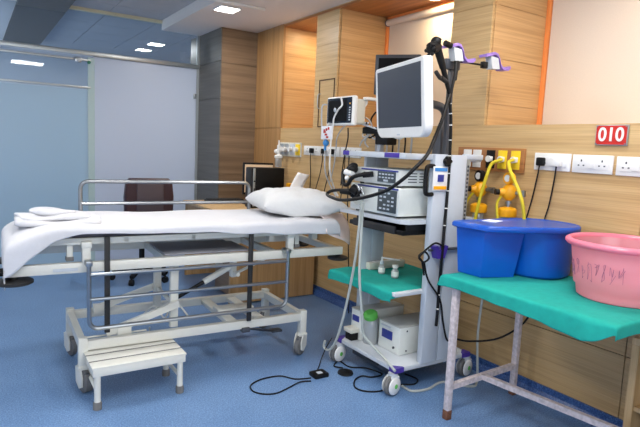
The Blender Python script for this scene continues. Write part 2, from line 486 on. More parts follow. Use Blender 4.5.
# ------------------------------------------------------------------ blinds
for y0, y1, lab in ((2.90, 4.276, 'cream roller blind lowered in the alcove behind the dark monitor'),
                    (-.6, 2.488, 'wide cream roller blind in the near alcove over the red 010 sign')):
    r = thing('roller_blind', lab, 'blind', (3.47, (y0+y1)/2, 1.66), 'cream roller blinds')
    MB().cyl((3.44, y0, 2.685), (3.44, y1, 2.685), .03).build('roller', 'blind', r)
    MB().box(3.462, 3.466, y0, y1, 1.672, 2.69).build('fabric', 'blind', r)
    MB().box(3.458, 3.47, y0, y1, 1.658, 1.676, .003).build('bottom_bar', 'white', r)
    MB().cyl((3.44, y1, 2.685), (3.44, y1+.005, 2.685), .034).build('bracket', 'darkgrey', r)
    MB().cyl((3.44, y0-.005, 2.685), (3.44, y0, 2.685), .034).build('bracket', 'darkgrey', r)

# ------------------------------------------------------------------ red sign
r = thing('room_sign', 'red plate with white number 010 on the wood wall', 'sign', (XW, 1.647, 1.592))
MB().box(XW-.012, XW, 1.559, 1.735, 1.538, 1.648, .002).build('border', 'alu', r)
MB().box(XW-.014, XW-.011, 1.564, 1.730, 1.543, 1.643).build('plate', 'red', r)
tc = bpy.data.curves.new('txt', 'FONT'); tc.body = '010'; tc.size = .118; tc.align_x = 'CENTER'; tc.align_y = 'CENTER'; tc.extrude = .0015; tc.offset = .0022
to = bpy.data.objects.new('txt', tc); C.objects.link(to)
bpy.context.view_layer.update()
me = bpy.data.meshes.new_from_object(to.evaluated_get(bpy.context.evaluated_depsgraph_get()))
bpy.data.objects.remove(to)
o = bpy.data.objects.new('lettering', me); me.materials.clear(); me.materials.append(M['white']); C.objects.link(o); o.parent = r
o.location = (-.0155, 0, .001); o.rotation_euler = (PI/2, 0, -PI/2); o.scale = (.80, .86, 1)
for (y, z) in ((1.568, 1.547), (1.726, 1.547), (1.568, 1.639), (1.726, 1.639)):
    MB().cyl((XW-.018, y, z), (XW-.013, y, z), .004, n=8).build('screw', 'chrome', r)

# ------------------------------------------------------------------ sockets on the wall
def holes(mb, y, z, s=1):
    x = XW-.0135
    mb.box(x-.001, x, y-.004*s, y+.004*s, z+.012*s, z+.024*s)
    mb.box(x-.001, x, y+.010*s, y+.020*s, z-.012*s, z-.005*s); mb.box(x-.001, x, y-.020*s, y-.010*s, z-.012*s, z-.005*s)
def socket(y0, y1, z0, z1, label, holes_at, switch_at, group='white sockets on the panelled wall'):
    r = thing('wall_socket', label, 'socket', (XW, (y0+y1)/2, z0), group)
    MB().box(XW-.010, XW, y0, y1, z0, z1, .003).build('plate', 'white', r)
    MB().box(XW-.013, XW-.008, y0+.02, y1-.02, z0+.022, z1-.022, .0015).build('module_strip', 'white', r)
    zc = (z0+z1)/2
    for y in holes_at:
        h = MB(); holes(h, y, zc); h.build('socket_holes', 'darkgrey', r)
    for y in switch_at:
        MB().box(XW-.019, XW-.012, y-.02, y+.02, zc-.024, zc+.024, .003).build('switch', 'white', r)
    return r
socket(1.868, 2.107, 1.384, 1.486, 'white double socket with a black and a white plug, right of the gas outlet board', (2.045,), (1.987,))
socket(1.622, 1.857, 1.383, 1.484, 'white double socket plate without plugs below the red sign', (1.80, 1.68), (1.74,))
socket(1.38, 1.604, 1.381, 1.482, 'white socket plate at the right edge of the picture', (1.55,), (1.50,))
for i, (y0, lab) in enumerate(((4.53, 'white socket plate above the pillow with two black plugs'), (4.20, 'white socket plate behind the hanging red tag'), (3.87, 'white socket plate behind the far end of the cart top'))):
    socket(y0, y0+.315, 1.382, 1.474, lab, (y0+.24, y0+.15, y0+.07), ())
def plug(y, z, m, label, cordpts, cm=None):
    r = thing('power_plug', label, 'plug', (XW-.014, y, z), 'plugs in the wall sockets')
    k = m
    MB().box(XW-.05, XW-.0135, y-.023, y+.023, z-.026, z+.024, .008).build('plug_body', k, r)
    MB().tube(cordpts, .0045).build('cord', cm or k, r)
P = XW-.03
plug(2.047, 1.435, 'black', 'black plug with cord in the double socket beside the gas board', [(P-.01, 2.047, 1.41), (P-.01, 2.055, 1.34), (P, 2.085, 1.20), (P, 2.13, 1.0), (P+.0, 2.16, .82)])
plug(1.935, 1.435, 'white', 'white plug with black cord in the double socket beside the gas board', [(P-.01, 1.935, 1.41), (P-.01, 1.94, 1.33), (P, 1.965, 1.18), (P, 1.99, 1.06), (P, 2.0, .82)], 'black')
for y, dy, lab in ((4.66, .0, 'black plug nearest the suction bottle on the far socket strip'), (4.44, .12, 'black plug second from the suction bottle on the far socket strip'), (4.30, .1, 'black plug right of the hanging blue clip'), (4.06, .05, 'black plug on the far socket strip nearest the cart')):
    plug(y, 1.428, 'black', lab, [(P-.01, y, 1.40), (P-.01, y, 1.33), (P, y+dy*.4, 1.2), (P, y+dy, 1.02), (P, y+dy*1.1, .82)])

# gas outlet boards
r = thing('gas_outlet_board', 'brown wooden board of gas outlets with two yellow plates behind the cart', 'gas outlet', (XW, 2.42, 1.36), 'gas outlet boards')
MB().box(XW-.02, XW, 2.175, 2.72, 1.355, 1.508, .003).build('backboard', 'boardwood', r)
for y, m in ((2.63, 'white'), (2.545, 'white'), (2.43, 'black'), (2.335, 'plateyellow'), (2.235, 'plateyellow')):
    pl = MB().box(XW-.026, XW-.019, y-.034, y+.034, 1.375, 1.492, .002).build('plate', m, r)
    MB().cyl((XW-.05, y, 1.435), (XW-.025, y, 1.435), .021, .018).box(XW-.04, XW-.025, y-.022, y+.022, 1.42, 1.452, .004).build('coupling', 'white' if m != 'white' else 'alu', pl)
r = thing('gas_outlet_board', 'pale wall board of gas outlets above the computer holding the suction bottle', 'gas outlet', (XW, 5.12, 1.36), 'gas outlet boards')
MB().box(XW-.012, XW, 4.90, 5.375, 1.352, 1.50, .003).build('backboard', 'offwhite', r)
for y, m in ((5.31, 'alu'), (5.20, 'alu'), (5.08, 'cartgrey'), (4.96, 'plateyellow')):
    pl = MB().box(XW-.02, XW-.011, y-.045, y+.045, 1.37, 1.485, .002).build('plate', m, r)
    MB().cyl((XW-.06, y, 1.43), (XW-.018, y, 1.43), .026, .022).build('coupling', 'white', pl)
r = thing('suction_bottle', 'white suction regulator with clear bottle on the far gas outlet board', 'suction bottle', (2.80, 5.22, 1.24))
MB().cyl((2.80, 5.22, 1.47), (2.80, 5.22, 1.36), .018).box(2.79, 2.882, 5.20, 5.24, 1.40, 1.43, .004).cyl((2.80, 5.22, 1.52), (2.80, 5.22, 1.46), .008).build('regulator', 'white', r)
MB().ball((2.78, 5.24, 1.40), .024).build('dial', 'white', r)
MB().lathe([(.044, 0), (.046, .02), (.03, .035)], (2.80, 5.22, 1.33)).build('cap', 'white', r)
MB().lathe([(.034, 0), (.036, .004), (.036, .095), (.03, .1)], (2.80, 5.22, 1.232)).build('bottle', 'clearplastic', r)

# oxygen regulators behind the blue bin
def regulator(y, label, hose, feed, back):
    x = 2.80
    r = thing('oxygen_regulator', label, 'regulator', (x, y, 1.0), 'oxygen regulators behind the blue tub')
    MB().lathe([(.032, 0), (.036, .01), (.036, .09), (.032, .10)], (x, y, .985)).build('humidifier_jar', 'clearplastic', r)
    MB().lathe([(.052, 0), (.055, .008), (.055, .045), (.045, .055), (.02, .062)], (x, y, 1.085)).build('jar_cap', 'yellow', r)
    MB().cyl((x, y, 1.14), (x, y, 1.20), .013).cyl((x, y, 1.165), (x, y, 1.18), .02).build('stem', 'chrome', r)
    MB().ball((x, y, 1.235), .046, sz=1.15).cyl((x, y, 1.235), (x-.055, y+.03, 1.235), .036, .022).build('valve_body', 'yellow', r)
    MB().cyl((x-.05, y+.03, 1.235), (x-.075, y+.045, 1.235), .018).build('control_knob', 'black', r)
    MB().cyl((x, y, 1.235), (x+.02, y-.085, 1.235), .012).box(x+.01, x+.03, y-.10, y-.075, 1.215, 1.255, .003).build('outlet_spigot', 'chrome', r)
    MB().cyl((x+.01, y, 1.235), (XW-.001, y, 1.235), .014).build('wall_bracket', 'chrome', r)
    MB().cyl((x, y, 1.27), (x, y, 1.30), .009).cyl((x+.01, y, 1.322), (x-.022, y+.004, 1.322), .037).build('gauge', back, r)
    MB().cyl((x-.022, y+.004, 1.322), (x-.024, y+.004, 1.322), .022).build('gauge_face', 'white' , r)
    MB().tube(hose, .0105).build('hose', 'hose', r)
    MB().tube(feed, .0085).build('feed_tube', 'hose', r)
regulator(2.43, 'yellow oxygen regulator nearer the cart with dark gauge', [(2.85, 2.335, 1.435), (2.780,2.265,1.432), (2.750,2.308,1.407), (2.730,2.323,1.334), (2.720,2.349,1.212), (2.720,2.376,1.074), (2.720,2.384,0.989)], [(2.760,2.443,1.218), (2.750,2.487,1.152), (2.750,2.504,1.064), (2.750,2.496,0.985)], 'black')
regulator(2.20, 'yellow oxygen regulator right of the other one, above the blue bin', [(2.85, 2.235, 1.435), (2.790,2.184,1.435), (2.760,2.188,1.422), (2.740,2.160,1.375), (2.720,2.072,1.262), (2.720,2.040,1.194), (2.740,2.034,1.117), (2.750,2.033,1.040)], [(2.760,2.216,1.224), (2.750,2.241,1.172), (2.750,2.238,1.110), (2.750,2.223,1.037)], 'yellow')

# ------------------------------------------------------------------ patient trolley
BC = (1.24, 3.52, 0)
bed = thing('patient_trolley', 'white enamelled patient trolley with chrome side rails and castors', 'hospital trolley', BC, rz=math.radians(-2.0))
f = MB()
for y in (3.19, 3.81): f.box(.51, 1.97, y, y+.045, .245, .30, .004)
for x in (.505, 1.933): f.box(x, x+.04, 3.234, 3.811, .247, .298)
for x in (1.42, 1.62): f.box(x, x+.07, 3.23, 3.82, .255, .285, .003)
f.box(1.42, 1.69, 3.45, 3.56, .284, .31, .004)
for x in (.525, 1.957):
    for y in (3.213, 3.832): f.box(x-.025, x+.025, y-.025, y+.025, .15, .318, .005)
f.build('base_frame', 'bedwhite', bed)
MB().tube([(.56, 3.30, .25), (.56, 3.30, .285), (.90, 3.30, .285), (.90, 3.30, .25)], .006, straight=True).tube([(.56, 3.42, .25), (.56, 3.42, .21), (.95, 3.42, .21), (.95, 3.42, .26)], .006, straight=True).build('base_rods', 'bedwhite', bed)
for x in (.525, 1.957):
    for y in (3.213, 3.832):
        a = -1.3 if x < 1 else 3.78
        dx, dy = .03*math.cos(a), -.03*math.sin(a)
        ux, uy = math.cos(a), math.sin(a); nx, ny = -uy, ux
        c = MB().cyl((x, y, .16), (x, y, .13), .024)
        for s in (-1, 1):
            c.loft([[(x+ux*du+nx*s*.027+nx*q, y+uy*du+ny*s*.027+ny*q, z) for du, z in ((-.03, .15), (.035, .15), (.058, .10), (.055, .045), (.02, .028), (-.025, .06))] for q in (-.004, .004)])
        c.box(x-.031, x+.031, y-.031, y+.031, .125, .16, .012)
        c = c.build('caster', 'bedwhite', bed)
        wx, wy = x+ux*.018, y+uy*.018
        MB().lathe([(.02, -.018), (.058, -.019), (.068, -.013), (.068, .013), (.058, .019), (.02, .018)], (wx, wy, .068), 24, (nx, ny, 0)).build('wheel', 'greyrubber', c)
        MB().box(x+ux*.05-.014, x+ux*.05+.014, y+uy*.05-.014, y+uy*.05+.014, .095, .125, .005).build('brake_pedal', 'darkgrey', c)
# lift arms
l = MB()
l.box(1.045, 1.095, 3.285, 3.32, .285, .70, .004)
l.cyl((1.07, 3.27, .435), (1.07, 3.335, .435), .026).cyl((1.07, 3.27, .66), (1.07, 3.335, .66), .026)
l.build('lift_post', 'bedwhite', bed)
l = MB().box(1.045, 1.095, 3.70, 3.735, .285, .70, .004)
l.cyl((1.07, 3.69, .435), (1.07, 3.75, .435), .026).cyl((1.07, 3.69, .62), (1.07, 3.75, .62), .026)
l.build('lift_post', 'bedwhite', bed)
MB().bar((.66, 3.262, .31), (1.09, 3.262, .445), .025, .042).box(.72, .80, 3.24, 3.29, .288, .345, .004).build('lift_arm', 'bedwhite', bed)
MB().bar((.70, 3.762, .325), (1.09, 3.762, .445), .025, .042).box(.66, .72, 3.745, 3.79, .285, .345, .004).build('lift_arm', 'bedwhite', bed)
MB().cyl((1.07, 3.29, .435), (1.07, 3.74, .435), .014).build('cross_tube', 'bedwhite', bed)
MB().cyl((1.48, 3.25, .60), (1.48, 3.75, .60), .014).build('cross_tube', 'bedwhite', bed)
g = MB().cyl((1.28, 3.35, .545), (1.48, 3.35, .645), .021).build('gas_spring', 'bedwhite', bed)
MB().cyl((1.08, 3.35, .445), (1.29, 3.35, .55), .0125).cyl((1.085, 3.33, .45), (1.085, 3.38, .45), .02).build('piston_rod', 'black', g)
MB().box(1.465, 1.50, 3.325, 3.375, .565, .70, .004).build('bracket', 'bedwhite', bed)
MB().cyl((1.475, 3.35, .575), (1.76, 3.35, .69), .010).build('strut', 'bedwhite', bed)
# upper frame
f = MB()
for y in (3.195, 3.805): f.box(.145, 2.26, y, y+.04, .70, .757, .004)
for x in (.16, 1.0, 1.72, 2.21): f.box(x, x+.04, 3.22, 3.82, .704, .75, .004)
f.build('upper_frame', 'bedwhite', bed)
f = MB()
for y in (3.22, 3.80): f.box(.32, 2.18, y, y+.03, .855, .893, .004)
for x in (.32, .75, 1.15, 1.6, 2.15): f.box(x, x+.03, 3.22, 3.83, .857, .89, .003)
f.build('mattress_platform', 'bedwhite', bed)
for x, y in ((.545, 3.205), (1.83, 3.205), (.545, 3.82), (1.83, 3.82)):
    MB().box(x-.022, x+.022, y-.02, y+.022, .755, .868, .004).box(x-.027, x+.027, y-.024, y+.026, .84, .875, .005).build('support_post', 'bedwhite', bed)
for x in (.465, 1.905):
    q = MB().box(x-.016, x+.016, 3.24, 3.272, .76, .858, .003).build('adjuster', 'bedwhite', bed)
    MB().box(x-.02, x+.02, 3.236, 3.276, .76, .785, .003).build('sleeve', 'greyrubber', q)
for x in (1.72, 2.06): MB().box(x, x+.045, 3.30, 3.36, .80, .86, .006).build('hinge_block', 'bedwhite', bed)
MB().bar((1.62, 3.60, .72), (1.40, 3.60, .86), .02, .03).build('tilt_arm', 'bedwhite', bed)
MB().box(1.0, 1.56, 3.25, 3.66, .757, .766, .002).build('equipment_tray', 'tray', bed)
MB().box(.375, .50, 3.188, 3.196, .715, .732).build('small_label', 'cartlight', bed)
# straps, foot pedal
MB().box(.638, .668, 3.176, 3.19, .34, .90, .003).build('strap', 'rubber', bed)
MB().box(1.52, 1.55, 3.172, 3.188, .30, .90, .003).build('strap', 'rubber', bed)
MB().bar((1.50, 3.20, .25), (1.78, 3.32, .155), .03, .012).box(1.77, 1.85, 3.30, 3.36, .145, .16, .004).box(1.49, 1.545, 3.17, 3.22, .225, .255, .004).build('foot_pedal', 'darkgrey', bed)
MB().tube([(.95, 3.60, .29), (1.0, 3.5, .37), (1.05, 3.45, .30), (1.09, 3.45, .36), (1.14, 3.42, .38), (1.2, 3.4, .30)], .006).build('cable', 'bedwhite', bed)
# bumpers
for x, y in ((.19, 3.235), (.19, 3.825), (2.25, 3.245), (2.25, 3.825)):
    rr = .095 if x < 1 else .075
    MB().lathe([(rr-.012, 0), (rr, .006), (rr, .018), (rr-.012, .024), (.02, .026), (.018, .045), (.001, .046)], (x, y, .656), 28).build('bumper_disc', 'rubber', bed)
MB().cyl((.145, 3.215, .728), (.085, 3.215, .728), .022).cyl((.12, 3.215, .728), (.105, 3.215, .728), .03).build('end_stop', 'black', bed)
# side rails
def rail(y, z0, z1, x0, x1, rr, flip, ym):
    k = MB(); R = .05
    def arc(cx, cz, a0, a1): return [(cx+R*math.cos(a0+(a1-a0)*i/6), y, cz+R*math.sin(a0+(a1-a0)*i/6)) for i in range(7)]
    if flip: path = [(x0, y, z1)] + arc(x0+R, z0+R, PI, 1.5*PI) + arc(x1-R, z0+R, 1.5*PI, 2*PI) + [(x1, y, z1)]
    else: path = [(x0, y, z0)] + arc(x0+R, z1-R, PI, PI/2) + arc(x1-R, z1-R, PI/2, 0) + [(x1, y, z0)]
    k.tube(path, rr, 10, straight=True)
    a, b = (z0, z1)
    zs = (z1-.075, z1-.215) if flip else (z1-.15, z1-.28)
    for z in zs: k.cyl((x0, y, z), (x1, y, z), rr*.85, n=10)
    for x in (x0, x1):
        z = z1-.01 if flip else z0+.01
        k.cyl((x, y, z), (x, ym, z), .012)
        k.box(x-.018, x+.018, min(y, ym)-.012, max(y, ym)+.002, z-.014, z+.014, .003)
    return k.build('side_rail', 'chrome', bed)
rail(3.135, .388, .772, .55, 1.785, .0125, True, 3.20)
rail(3.89, .735, 1.162, .60, 1.815, .014, False, 3.84)

# mattress and sheet
MX0, MX1, MY0, MY1 = .17, 2.17, 3.19, 3.85
rz = math.radians(-2.0); ct, sn = math.cos(rz), math.sin(rz)
def brot(p):
    x, y = p[0]-BC[0], p[1]-BC[1]
    return (BC[0]+x*ct-y*sn, BC[1]+x*sn+y*ct, p[2])
m = MB().box(.46, MX1-.01, MY0+.015, MY1-.015, .895, .944, .02)
m.v = [brot(p) for p in m.v]
tag(m.build('mattress', 'pad'), 'thin dark mattress under the white sheet on the trolley', 'mattress')

def drape(x0, x1, y0, y1, zt, over, nx, ny, rad=.02, wave=None, top=None, post=None):
    """cloth over a rectangle; over = (left, right, front, back) functions giving hanging length"""
    L, Rr, F, B = over
    mb = MB()
    def val(v, q): return v(q) if callable(v) else v
    def fn(u, w):
        ox = u; oy = w
        xm = x0+(x1-x0)*u; ym = y0+(y1-y0)*w
        return ox, oy
    us = sorted(set([-1+ i/6 for i in range(6)] + [i/nx for i in range(nx+1)] + [1+ (i+1)/6 for i in range(6)]))
    ws = sorted(set([-1+ i/6 for i in range(6)] + [i/ny for i in range(ny+1)] + [1+ (i+1)/6 for i in range(6)]))
    vs = []
    for w in ws:
        for u in us:
            cu = min(max(u, 0), 1); cw = min(max(w, 0), 1)
            x = x0+(x1-x0)*cu; y = y0+(y1-y0)*cw
            du = (-u)*val(L, y) if u < 0 else ((u-1)*val(Rr, y) if u > 1 else 0)
            dw = (-w)*val(F, x) if w < 0 else ((w-1)*val(B, x) if w > 1 else 0)
            d = max(du, dw) + .12*min(du, dw)
            def out(q): return min(q, rad) * .9
            sx = -1 if u < 0 else (1 if u > 1 else 0); sy = -1 if w < 0 else (1 if w > 1 else 0)
            drop = max(0, d-rad*.35) - (top(x, y) if top and d > 0 else 0)
            wv = wave(x, y, u, w)*min(1, d/.08) if wave and d > 0 else 0
            X = x + sx*out(abs(du))*(1 if not sy else .8) + sx*abs(wv)*(1 if du > 0 else 0)
            Y = y + sy*out(abs(dw))*(1 if not sx else .8) + sy*abs(wv)*(1 if dw > 0 else 0)
            Z = zt-drop + (top(x, y) if top and d == 0 else 0)
            q = (X, Y, Z)
            vs.append(post(q) if post else q)
    n = len(us)
    fs = [(j*n+i, j*n+i+1, (j+1)*n+i+1, (j+1)*n+i) for j in range(len(ws)-1) for i in range(n-1)]
    return mb.raw(vs, fs)
def interp(pts):
    def g(q):
        if q <= pts[0][0]: return pts[0][1]
        for (a, va), (b, vb) in zip(pts[:-1], pts[1:]):
            if q <= b:
                t = (q-a)/(b-a); t = t*t*(3-2*t); return va+(vb-va)*t
        return pts[-1][1]
    return g
front = interp([(.17, .19), (.28, .14), (.40, .082), (.52, .052), (.8, .052), (1.2, .065), (1.6, .085), (1.85, .11), (2.17, .11)])
s = drape(MX0, MX1, MY0-.004, MY1, .962, (lambda y: .24, lambda y: .12, front, .10), 40, 16, .03,
          wave=lambda x, y, u, w: .006*math.sin(x*17)+.006*math.sin(y*23+1),
          top=lambda x, y: -1.3*max(0, .40-x)**2 + .004*math.sin(x*9+y*7)+.005*math.sin(x*21-y*13)*math.sin(y*9)+.003*math.sin(x*4), post=brot)
tag(s.build('bed_sheet', 'sheet', solid=.004, angle=80, sub=1), 'white sheet draped over the trolley mattress, hanging at the foot end', 'sheet')

# folded cloth at the foot end
r = thing('folded_sheet', 'folded white cloth lying on the foot end of the trolley', 'folded cloth', (.45, 3.55, .95))
def slab(x0, x1, y0, y1, z0, z1, seed, rot=0, p=4):
    rnd = random.Random(seed); ph = [rnd.uniform(0, 6) for _ in range(4)]
    mb = MB(); N = 36; rings = []
    cx, cy = (x0+x1)/2, (y0+y1)/2
    for k, (sc_, z) in enumerate(((.93, 0), (1, .25), (1, .7), (.95, .95), (.75, 1.0), (.4, 1.03), (.05, 1.04))):
        ring = []
        for i in range(N):
            a = 2*PI*i/N; c_, s_ = math.cos(a), math.sin(a)
            d = (abs(c_)**p+abs(s_)**p)**(-1/p)
            x = c_*d*sc_*(x1-x0)/2*(1+.02*math.sin(3*a+ph[0])); y = s_*d*sc_*(y1-y0)/2*(1+.03*math.sin(4*a+ph[1]))
            zz = z0+(z1-z0)*z + (.010*math.sin(x*19+ph[2])+.006*math.sin(y*25+ph[3]))*(z if z < .9 else 1)*.8
            ring.append((cx+x*math.cos(rot)-y*math.sin(rot), cy+x*math.sin(rot)+y*math.cos(rot), zz))
        rings.append(ring)
    return mb.loft(rings)
slab(.20, .66, 3.32, 3.72, .950, .976, 1, -.08, 7).build('lower_fold', 'sheet', r, angle=80)
slab(.22, .60, 3.40, 3.76, .972, .994, 2, .1, 6).build('upper_fold', 'sheet', r, angle=80)
slab(.30, .52, 3.50, 3.74, .991, 1.01, 3, .25, 4).build('rolled_fold', 'sheet', r, angle=80)

# pillow
def pillow(cx, cy, z0, a, b, h, rot):
    mb = MB(); N = 26
    def pt(u, v, side):
        U, V = 2*u-1, 2*v-1
        e = max(0, 1-abs(U)**2.6)*max(0, 1-abs(V)**2.6)
        t = e**.42
        # corners stick out, edges pinch in
        x = a*U*(1-.10*(1-abs(V)**2)*abs(U)**3 + 0.0); y = b*V*(1-.12*(1-abs(U)**2)*abs(V)**3)
        z = h*.5 + (h*.62*t if side > 0 else -h*.38*min(1, t*1.25))
        z += side*(.008*math.sin(9*U+3*V)+.006*math.sin(13*V-5*U))*t
        z += .035*(max(0, U)**2)*0 - .02*abs(U*V)**2*0
        z -= .30*h*(abs(V)**4)*(1-abs(U)**2)*(1 if V < 0 else .3)
        return (cx+x*math.cos(rot)-y*math.sin(rot), cy+x*math.sin(rot)+y*math.cos(rot), z0+z)
    mb.grid(lambda u, v: pt(u, v, 1), N, N); mb.grid(lambda u, v: pt(u, v, -1), N, N)
    return mb
p = pillow(2.01, 3.47, .966, .32, .29, .165, -.2)
tag(p.build('pillow', 'pillow', angle=100, sub=1), 'plump white pillow on the head end of the trolley', 'pillow')
# cloth corner hanging off the head end
mb = MB()
def hang(u, v):
    # v runs down the hang, u across
    A = Vector((2.059,3.220,0.999)); B_ = Vector((2.313,3.300,0.983))
    Cc = Vector((2.055,3.100,0.882)); D = Vector((2.318,3.160,0.765))
    q = A.lerp(B_, u).lerp(Cc.lerp(D, u), v)
    bulge = .02*math.sin(PI*v)
    return (q.x+bulge+.012*math.sin(7*u+3*v), q.y+.01*math.sin(9*u), q.z+.02*math.sin(PI*v)*u)
mb.grid(hang, 10, 12)
tag(mb.build('linen_cloth', 'pinkwhite', solid=.004, angle=80), 'pinkish white cloth corner hanging off the pillow end of the trolley', 'cloth')

# ------------------------------------------------------------------ step stool
st = thing('step_stool', 'low white metal step stool in front of the trolley', 'step stool', (.785, 3.11, 0))
f = MB().box(.52, 1.025, 2.955, 2.985, .185, .228, .004).box(.52, 1.025, 3.225, 3.255, .185, .228, .004).box(.522, .55, 2.984, 3.226, .186, .227)  .box(.995, 1.023, 2.984, 3.226, .186, .227)
f.build('top_frame', 'bedwhite', st)
for i in range(3):
    y0 = 2.955+i*.1015
    MB().box(.515, 1.03, y0, y0+.092, .226, .238, .003).build('tread_board', 'bedwhite', st)
for i in range(2):
    MB().box(.517, 1.028, 2.955+i*.1015+.0915, 2.955+i*.1015+.1025, .222, .2382).build('tread_strip', 'greyrubber', st)
for x, y in ((.545, 2.972), (.997, 2.972), (.545, 3.238), (.997, 3.238)):
    k = MB().cyl((x, y, .02), (x, y, .19), .017).build('leg', 'bedwhite', st)
    MB().lathe([(.023, 0), (.023, .035), (.02, .042), (.017, .042)], (x, y, 0), 16).build('rubber_foot', 'greyrubber', k)
MB().cyl((.545, 3.238, .09), (.997, 3.238, .09), .011).cyl((.997, 2.972, .10), (.997, 3.238, .10), .011).cyl((.545, 2.972, .10), (.545, 3.238, .10), .011).build('stretcher', 'bedwhite', st)

# ------------------------------------------------------------------ office chair
ch = thing('office_chair', 'dark maroon swivel chair behind the trolley in front of the frosted glass', 'chair', (1.49, 5.72, 0))
def cushion(x0, x1, y0, y1, z0, z1, bev): return MB().box(x0, x1, y0, y1, z0, z1, bev, 3)
cushion(1.23, 1.75, 5.47, 5.95, .43, .53, .04).build('seat', 'maroon', ch)
bk = MB()
prof = [(-.235, .70), (-.24, .9), (-.225, 1.04), (-.19, 1.082), (.19, 1.082), (.225, 1.04), (.24, .9), (.235, .70), (.15, .60), (-.15, .60)]
bk.loft([[(1.49+x*s, y, .85+(z-.85)*s) for x, z in prof] for s, y in ((.93, 5.42), (1, 5.44), (1, 5.49), (.93, 5.51))])
bk = bk.build('backrest', 'maroon', ch)
MB().box(1.36, 1.62, 5.408, 5.424, .68, 1.03, .006).build('back_panel', 'maroon2', bk)
MB().bar((1.49, 5.45, .62), (1.49, 5.60, .42), .07, .02).build('back_bracket', 'black', ch)
for s in (-1, 1):
    x = 1.49+s*.28
    MB().tube([(x, 5.55, .47), (x+s*.03, 5.52, .60), (x+s*.03, 5.55, .70)], .014).box(x+s*.03-.03, x+s*.03+.03, 5.50, 5.78, .69, .72, .01).build('armrest', 'black', ch)
MB().cyl((1.49, 5.72, .12), (1.49, 5.72, .44), .028).build('gas_post', 'black', ch)
for k in range(5):
    a = 2*PI*k/5+.35
    ex, ey = 1.49+.29*math.cos(a), 5.72+.29*math.sin(a)
    lg = MB().bar((1.49, 5.72, .135), (ex, ey, .085), .04, .03).build('base_leg', 'black', ch)
    MB().cyl((ex-.02*math.sin(a), ey+.02*math.cos(a), .032), (ex+.02*math.sin(a), ey-.02*math.cos(a), .032), .032).cyl((ex, ey, .04), (ex, ey, .08), .01).build('castor', 'black', lg)

# ------------------------------------------------------------------ desk and things on it
DZ = .83
dk = thing('desk', 'oak veneer desk against the wall behind the trolley', 'desk', (2.4, 5.1, 0))
MB().box(1.93, 2.86, 4.45, 5.74, DZ-.03, DZ, .003).build('desktop', 'locker', dk)
MB().box(1.95, 2.84, 4.47, 4.50, .01, DZ-.03).build('end_panel', 'deskwood', dk)
MB().box(1.95, 2.84, 5.69, 5.72, .01, DZ-.03).build('end_panel', 'deskwood', dk)
MB().box(2.80, 2.83, 4.50, 5.69, .15, DZ-.03).build('back_panel', 'deskwood', dk)
MB().box(2.0, 2.80, 4.52, 4.95, .05, DZ-.04, .003).build('drawer_pedestal', 'walnut', dk)
MB().box(1.955, 1.975, 5.0, 5.69, DZ-.13, DZ-.03).build('front_apron', 'deskwood', dk)

r = thing('computer_tower', 'black desktop computer tower standing on the desk behind the pillow', 'computer', (2.52, 5.0, DZ))
MB().box(2.345, 2.705, 4.90, 5.03, DZ, 1.235, .006).build('case', 'black', r)
MB().box(2.33, 2.35, 4.905, 5.025, DZ+.005, 1.232, .005).build('front_bezel', 'rubber', r)
MB().box(2.352, 2.376, 4.893, 4.901, DZ+.02, 1.228, .002).build('side_strip', 'alu', r)
MB().cyl((2.364, 4.893, 1.10), (2.364, 4.888, 1.10), .008).box(2.359, 2.37, 4.889, 4.894, .96, 1.03).build('ports', 'black', r)
r = thing('computer_monitor', 'small black monitor with cream picture behind the computer tower', 'monitor', (2.55, 5.3, DZ))
ry = Matrix.Rotation(math.radians(-14), 3, 'Z')
MB().box(2.43, 2.78, 5.29, 5.325, .93, 1.27, .006).build('casing', 'black', r)
MB().box(2.442, 2.77, 5.285, 5.291, .955, 1.25).build('screen', 'cream_screen', r)
MB().box(2.45, 2.50, 5.283, 5.286, 1.12, 1.20).box(2.45, 2.48, 5.283, 5.286, .99, 1.0).build('screen_picture', 'pinkwhite', r)
MB().box(2.48, 2.58, 5.30, 5.34, DZ+.01, .95).box(2.43, 2.63, 5.22, 5.40, DZ, DZ+.015, .004).build('stand', 'black', r)
kb = thing('keyboard', 'black keyboard on the far end of the desk', 'keyboard', (2.3, 5.56, DZ))
MB().box(2.13, 2.55, 5.49, 5.64, DZ, DZ+.022, .005).build('body', 'black', kb)
k = MB()
for i in range(14):
    for j in range(5): k.box(2.145+i*.028, 2.145+i*.028+.023, 5.505+j*.025, 5.505+j*.025+.02, DZ+.021, DZ+.03, .002, 1)
k.build('keys', 'rubber', kb)
r = thing('document_box', 'low black document box on the desk behind the pillow', 'box', (2.75, 4.70, DZ))
MB().box(2.56, 2.84, 4.50, 4.87, DZ, 1.025, .006).build('body', 'rubber', r)
MB().box(2.555, 2.845, 4.495, 4.875, .985, 1.032, .006).build('lid', 'black', r)
t = MB().box(2.70, 2.75, 4.80, 4.86, 1.032, 1.09, .012)
tag(t.build('orange_pack', 'yellow'), 'small orange pack on the black box beside the computer tower', 'pack')
pp = MB()
A, B_, Cc, D = Vector((2.552,4.540,1.035)), Vector((2.696,4.540,1.025)), Vector((2.858,4.660,1.184)), Vector((2.724,4.660,1.209))
pp.grid(lambda u, v: tuple(A.lerp(B_, u).lerp(D.lerp(Cc, u), v) + Vector((0, .008*math.sin(PI*v), 0))), 4, 6)
tag(pp.build('paper_sheet', 'paper', solid=.002), 'sheet of white paper propped up behind the pillow', 'paper')

